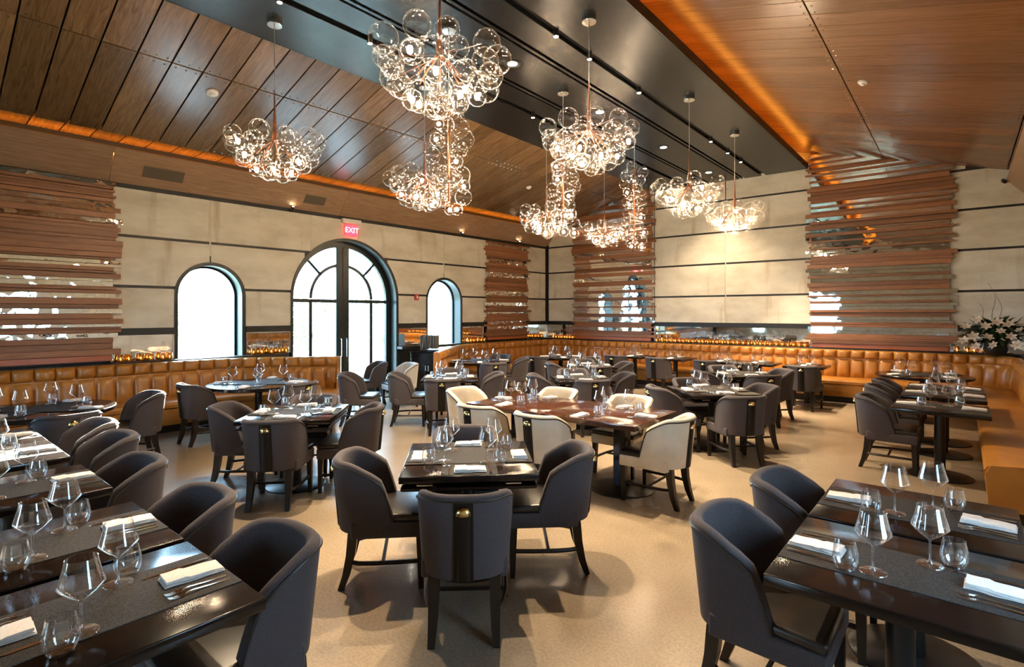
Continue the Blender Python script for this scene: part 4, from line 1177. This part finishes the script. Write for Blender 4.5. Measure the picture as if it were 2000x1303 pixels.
def run(f, a, b, n, where, dire):
    for i in range(n):
        t = a + (b - a) * (i + .5) / n
        nm = ordn[i] if i < 10 else '%dth' % (i + 1)
        votive(f(t + RND.uniform(-.02, .02), 1.03, .10 + RND.uniform(-.03, .03)), 'amber glass votive candle, %s from the %s, on the ledge %s' % (nm, dire, where))
run(Lw, 10.62, 9.80, 6, 'between left slats and window', 'left')
run(Lw, 8.66, 7.90, 5, 'between left window and door', 'left')
run(Lw, 3.44, 2.70, 6, 'beside the right window', 'left')
run(Rw, .25, 1.02, 8, 'in the room corner', 'left')
run(Rw, 3.45, 6.95, 30, 'along the far wall', 'left')
run(Rw, 9.36, 9.98, 5, 'beside the flowers', 'left')

# ------------------------------------------------------------------ flowers on the right ledge
fr = empty('flower_arrangement', (.44, 12.66, 1.03)); tag(fr, 'white lilies with dark leaves and curly twigs on the right ledge', 'flowers')
fr.scale = (1.15, 1.15, 1.1)
v, f = lathe([(.09, 0), (.12, .02), (.15, .10), (.13, .20), (.10, .24), (.09, .24)], 24); obj('vase', mesh_of('vase', v, f, True, 50), 'band_black', fr)
rn = random.Random(4)
def leaf_vf(p, d, L, w):
    d = Vector(d).normalized(); s = d.cross(Vector((0, 0, 1))); s = s.normalized() if s.length > .1 else Vector((1, 0, 0)); u = s.cross(d)
    V = [Vector(p)]; Fc = []
    N = 4
    for i in range(1, N + 1):
        t = i / N; c_ = Vector(p) + d * L * t - Vector((0, 0, 1)) * (.25 * L * t * t); ww = w * math.sin(PI * min(.97, t * .92 + .04))
        V += [c_ - s * ww + u * ww * .25, c_, c_ + s * ww + u * ww * .25]
    Fc += [(0, 1, 2), (0, 2, 3)]
    for i in range(N - 1):
        a = 1 + 3 * i; Fc += [(a, a + 3, a + 4, a + 1), (a + 1, a + 4, a + 5, a + 2)]
    return V, Fc
lv = []
for i in range(260):
    a = rn.uniform(0, 2 * PI); el = rn.uniform(-.5, 1.1); R = rn.uniform(.05, .26)
    p = (R * math.cos(a), R * math.sin(a) * .5, .22 + rn.uniform(0, .30)); d = (math.cos(a) * math.cos(el), math.sin(a) * math.cos(el) * .6, math.sin(el))
    lv.append(leaf_vf(p, d, rn.uniform(.12, .24), rn.uniform(.018, .034)))
tag(obj('foliage', mesh_of('foliage', *joined(lv), True, 60), 'leaf', fr), None, None, None, 'stuff')
LILY = None
def lily_mesh():
    ps = []
    for k in range(6):
        a = k * PI / 3; ps.append(leaf_vf((0, 0, 0), (math.cos(a), math.sin(a), .75), .105, .024))
    ps.append(tube([(0, 0, 0), (0, 0, .05)], .006, 6))
    return mesh_of('lily', *joined(ps), True, 70)
LM = lily_mesh(); LM.materials.append(M['petal'])
for i, (lx, lz) in enumerate([(-.34, .44), (-.20, .56), (-.12, .46), (-.26, .30), (-.10, .28), (.02, .52), (.05, .38), (-.36, .22), (-.02, .16), (.14, .48), (.16, .30), (.26, .40), (-.22, .14), (.24, .18)]):
    o = obj('lily', LM, None, fr); o.location = (lx, -.20 - .08 * rn.random(), lz); o.rotation_euler = (1.0 + rn.uniform(-.7, .5), rn.uniform(-.7, .7), rn.uniform(-.8, .5)); o.scale = (rn.uniform(.75, 1.05),) * 3
for bx, h, ph in ((-.22, .85, .3), (-.05, 1.15, 1.2), (.06, 1.0, 2.2)):
    pts = [(bx * t + .05 * math.sin(9 * t + ph) * t, -.05 + .03 * math.cos(7 * t + ph), .2 + (h - .2) * t) for t in [i / 16 for i in range(17)]]
    v, f = tube(pts, [.006 * (1 - .7 * i / 16) for i in range(17)], 6); obj('curly_twig', mesh_of('curly_twig', v, f), 'twig', fr)

# ------------------------------------------------------------------ small fittings
ex = empty('exit_sign', mw=LWM); tag(ex, 'red lit EXIT sign above the arched door', 'exit sign')
boxo('mount_box', -6.82, -6.40, -.10, -.005, 3.60, 3.685, 'white_plastic', ex, .004)
boxo('sign_plate', -6.79, -6.43, -.062, -.052, 3.34, 3.60, 'glass', ex, 0)
M['exit_red'] = mat('exit_red', (.8, .02, .04), .5, emit=(1.0, .03, .06), es=2.2)
boxo('sign_face', -6.74, -6.46, -.064, -.0535, 3.355, 3.565, 'exit_red', ex, .002)
cu = bpy.data.curves.new('exit_text', 'FONT'); cu.body = 'EXIT'; cu.size = .155; cu.align_x = 'CENTER'; cu.align_y = 'CENTER'; cu.extrude = .0015
to = bpy.data.objects.new('tmp_text', cu); COL.objects.link(to)
bpy.context.view_layer.update()
tm = bpy.data.meshes.new_from_object(to.evaluated_get(bpy.context.evaluated_depsgraph_get())); bpy.data.objects.remove(to)
M['exit_pale'] = mat('exit_letters', (1, .75, .75), .5, emit=(1, .55, .55), es=1.5)
o = obj('lettering', tm, None, ex, frame((-6.60, -.068, 3.46), (1, 0, 0), (0, 0, 1), (0, -1, 0))); tm.materials.clear(); tm.materials.append(M['exit_pale'])
al = empty('fire_alarm', mw=LWM @ Matrix.Translation((-4.90, 0, 2.13))); tag(al, 'small red fire alarm on the pale wall right of the door', 'fire alarm')
boxo('housing', -.055, .055, -.04, -.001, -.06, .07, 'red', al, .006)
boxo('strobe', -.02, .02, -.055, -.04, -.03, .04, 'white_plastic', al, .004)
sw = empty('wall_switch', mw=LWM @ Matrix.Translation((-4.92, 0, 1.60))); tag(sw, 'white wall switch below the red fire alarm', 'switch')
boxo('plate', -.035, .035, -.008, -.001, -.055, .055, 'white_plastic', sw, .002); boxo('rocker', -.015, .015, -.014, -.008, -.03, .03, 'white_plastic', sw, .002)
# grilles on the leaning fascia
fdir = Vector((0, -FO, fz1 - fz0)).normalized(); fn = Vector((1, 0, 0)).cross(fdir)
def on_fascia(s, k): return Vector((-s, -FO * k, fz0 + (fz1 - fz0) * k))
for s, w, h_, lab in ((9.99, .55, .20, 'flat brown speaker grille on the fascia, left one'), (7.47, .42, .19, 'flat brown speaker grille on the fascia, right one')):
    Mx = LWM @ frame(on_fascia(s, .47) + fn * .004, (1, 0, 0), fdir, fn)
    g_ = empty('speaker_grille', mw=Mx); tag(g_, lab, 'speaker', 'speaker grilles on the fascia')
    obj('mesh_cover', rbox_new(w, h_, .012, .002, 1), 'grille', g_)
    for yy in (-h_ / 2, h_ / 2): obj('rim', rbox_new(w + .02, .012, .018, .002, 1, (0, yy, 0)), 'wood_fascia', g_)
for s, lab in ((7.86, 'left'), (3.52, 'middle'), (1.35, 'right')):
    Mx = LWM @ frame(on_fascia(s, .10) + fn * .0, (1, 0, 0), fdir, fn)
    g_ = empty('mini_spotlight', mw=Mx); tag(g_, 'small black spotlight under the wood fascia, %s one' % lab, 'spotlight', 'mini spots under the fascia')
    v, f = lathe([(.022, 0), (.022, .035), (.010, .05)], 12); obj('mount', mesh_of('mount', v, f), 'metal_black', g_)
    v, f = lathe([(.026, -.05), (.028, .05), (.022, .05)], 14); oo = obj('can', mesh_of('can', v, f), 'metal_black', g_); oo.location = (0, -.02, .07); oo.rotation_euler = (1.2, 0, 0)
    v, f = lathe([(.019, -.052), (.019, -.049)], 12); oo = obj('lens', mesh_of('lens', v, f), 'lamp_lens', g_); oo.location = (0, -.02, .07); oo.rotation_euler = (1.2, 0, 0)
# detectors
def detector(p, nrm, lab, R=.075):
    q = Vector(nrm).to_track_quat('Z', 'Y').to_matrix().to_4x4(); q.translation = Vector(p)
    d_ = empty('smoke_detector', mw=q); tag(d_, lab, 'smoke detector', 'white ceiling detectors')
    v, f = lathe([(R, 0), (R, .015), (R * .9, .024), (R * .55, .026)], 24); obj('base_plate', mesh_of('base_plate', v, f, True, 40), 'white_plastic', d_)
    v, f = lathe([(R * .5, .024), (R * .45, .045), (R * .2, .05)], 18); obj('sensor', mesh_of('sensor', v, f, True, 40), 'white_plastic', d_)
nl = -ezL if ezL.z > 0 else ezL; nr_ = ezR if ezR.z < 0 else -ezR
detector(Lw(9.97, lceil(2.10) + .0, 2.10), nl, 'round white detector on the left brown ceiling, near one')
detector(Lw(3.2, lceil(1.95) + .0, 1.95), nl, 'round white detector on the left brown ceiling, far one', .06)
detector((-1.0, 8.35, rceil(-1.0)), nr_, 'round white detector on the right wood ceiling', .06)
# camera dome at the right of the far wall
cd_ = empty('wall_camera', mw=RWM @ Matrix.Translation((10.05, -.02, 4.16))); tag(cd_, 'small black camera high on the far wall at right', 'camera')
v, f = lathe([(.03, 0), (.032, .04), (.0305, .09), (.012, .10)], 14); o = obj('housing', mesh_of('housing', v, f), 'metal_black', cd_); o.rotation_euler = (PI / 2 + .5, 0, .3)
boxo('bracket', -.02, .02, -.012, .02, -.03, .03, 'metal_black', cd_, .003)
# host stand with menus beside the door
hs = empty('host_stand', (-9.10, 7.95, 0), math.radians(40)); tag(hs, 'dark host stand holding menus, right of the arched door', 'cabinet')
obj('cabinet_body', rbox_new(.72, .36, .90, .006, 1, (0, 0, .45)), 'table', hs); obj('top', rbox_new(.76, .40, .035, .004, 1, (0, 0, .918)), 'table', hs)
for k in (-1, 1):
    d_ = obj('cabinet_door', rbox_new(.33, .02, .72, .004, 1, (k * .175, -.19, .44)), 'table', hs); v, f = tube([(k * .03, -.205, .5), (k * .03, -.205, .62)], .006, 6); obj('handle', mesh_of('handle', v, f), 'nickel', d_)
mh = empty('menu_rack', (-9.08, 7.97, .9365), math.radians(40)); tag(mh, 'row of upright menus on the host stand', 'menu rack')
obj('tray', rbox_new(.42, .20, .02, .003, 1, (0, 0, .012)), 'metal_black', mh)
for k in range(7):
    o = obj('menu', rbox(.16, .010, .30, .001, 1).copy(), 'paper', mh); o.location = (-.16 + .055 * k, .0, .19); o.rotation_euler = (.06, RND.uniform(-.25, .25), 1.15 + RND.uniform(-.2, .2))

# cable on the floor under the nearest right-row table
v, f = tube([(-.02, 1.95, .006), (.02, 2.12, .006), (-.05, 2.30, .006), (-.16, 2.38, .006), (-.22, 2.48, .02), (-.20, 2.60, .03)], .005, 6)
tag(obj('floor_cable', mesh_of('floor_cable', v, f), 'piping'), 'thin black cable on the floor below the nearest right-row table', 'cable')

# ------------------------------------------------------------------ outside the windows
me = mesh_of('lawn', [(-70, -60, -.22), (60, -60, -.22), (60, 60, -.22), (-70, 60, -.22)], [(0, 1, 2, 3)], False)
tag(obj('lawn', me, 'grass'), 'sunlit green lawn outside the windows', 'lawn', None, 'stuff')
tag(boxo('terrace', -13.5, -10.25, -6, 22, -.11, -.02, 'stone'), 'pale stone terrace outside the arched door', None, None, 'structure')
rn = random.Random(17)
def bush(x, y, w, h, lab, n=420):
    r = empty('garden_shrub', (x, y, -.1)); tag(r, lab, 'shrub', 'shrubs outside the windows')
    lv = []
    for i in range(n):
        a, b = rn.uniform(0, 2 * PI), math.asin(rn.uniform(-.2, 1)); k = rn.uniform(.75, 1.05)
        p = (w * k * math.cos(b) * math.cos(a), w * k * math.cos(b) * math.sin(a), h * .45 + h * .55 * k * math.sin(b)); d = (math.cos(a), math.sin(a), rn.uniform(-.3, .8))
        lv.append(leaf_vf(p, d, rn.uniform(.16, .34), rn.uniform(.05, .10)))
    tag(obj('foliage', mesh_of('foliage', *joined(lv), True, 60), 'hedge', r), None, None, None, 'stuff')
    st = [tube([(0, 0, 0), (w * .2 * q, w * .15 * q, h * .7)], [.05, .02], 6) for q in (-1, 0, 1)]
    obj('stem', mesh_of('stem', *joined(st)), 'twig', r)
for i, (x, y, w, h) in enumerate([(-22, 2, 1.7, 2.2), (-24, 6, 2.0, 2.6), (-21, 10, 1.5, 1.8), (-25, 14, 2.2, 3.0), (-20, -3, 1.6, 2.0), (-27, 20, 2.4, 3.2), (-22, -9, 1.8, 2.4), (9, 2.6, 2.4, 5.0), (10.5, 8.0, 1.9, 2.6), (8, 13.0, 1.7, 2.3), (-9, -14, 1.8, 2.2), (-3, -16, 2.0, 2.4)]):
    bush(x, y, w, h, ['second from the left', 'third from the left', 'straight beyond the door', 'right of the door', 'leftmost', 'farthest right', 'beyond the near end of the wall', 'behind the right wall, nearest', 'behind the right wall, second', 'behind the right wall, third', 'behind the near wall, left', 'behind the near wall, right'][i] + ', leafy green garden shrub outside the windows')

def tree(x, y, lab, zc):  # unseen trees, added to keep direct sun off the door and right window
    tr_ = empty('sun_blocker_tree', (x, y, -.1)); tag(tr_, lab, 'tree', 'unseen trees added for shade')
    v, f = tube([(0, 0, 0), (.05, .0, zc * .4), (0, .05, zc * .75), (.1, 0, zc)], [.25, .21, .16, .06], 10); obj('trunk', mesh_of('trunk', v, f), 'twig', tr_)
    lv = []
    for i in range(4200):
        a, b, k = rn.uniform(0, 2 * PI), math.asin(rn.uniform(-1, 1)), rn.uniform(.3, 1) ** .6
        p = (1.9 * k * math.cos(b) * math.cos(a), 1.75 * k * math.cos(b) * math.sin(a), zc + 2.1 * k * math.sin(b)); d = (math.cos(a), math.sin(a), rn.uniform(-.6, .6))
        lv.append(leaf_vf(p, d, rn.uniform(.24, .42), rn.uniform(.09, .15)))
    tag(obj('foliage', mesh_of('foliage', *joined(lv), True, 60), 'hedge', tr_), None, None, None, 'stuff')
tree(-32.0, 20.0, 'unseen leafy tree added outside to shade the arched door', 8.5)
tree(-36.5, 25.6, 'unseen leafy tree added outside to shade the right window', 10.2)
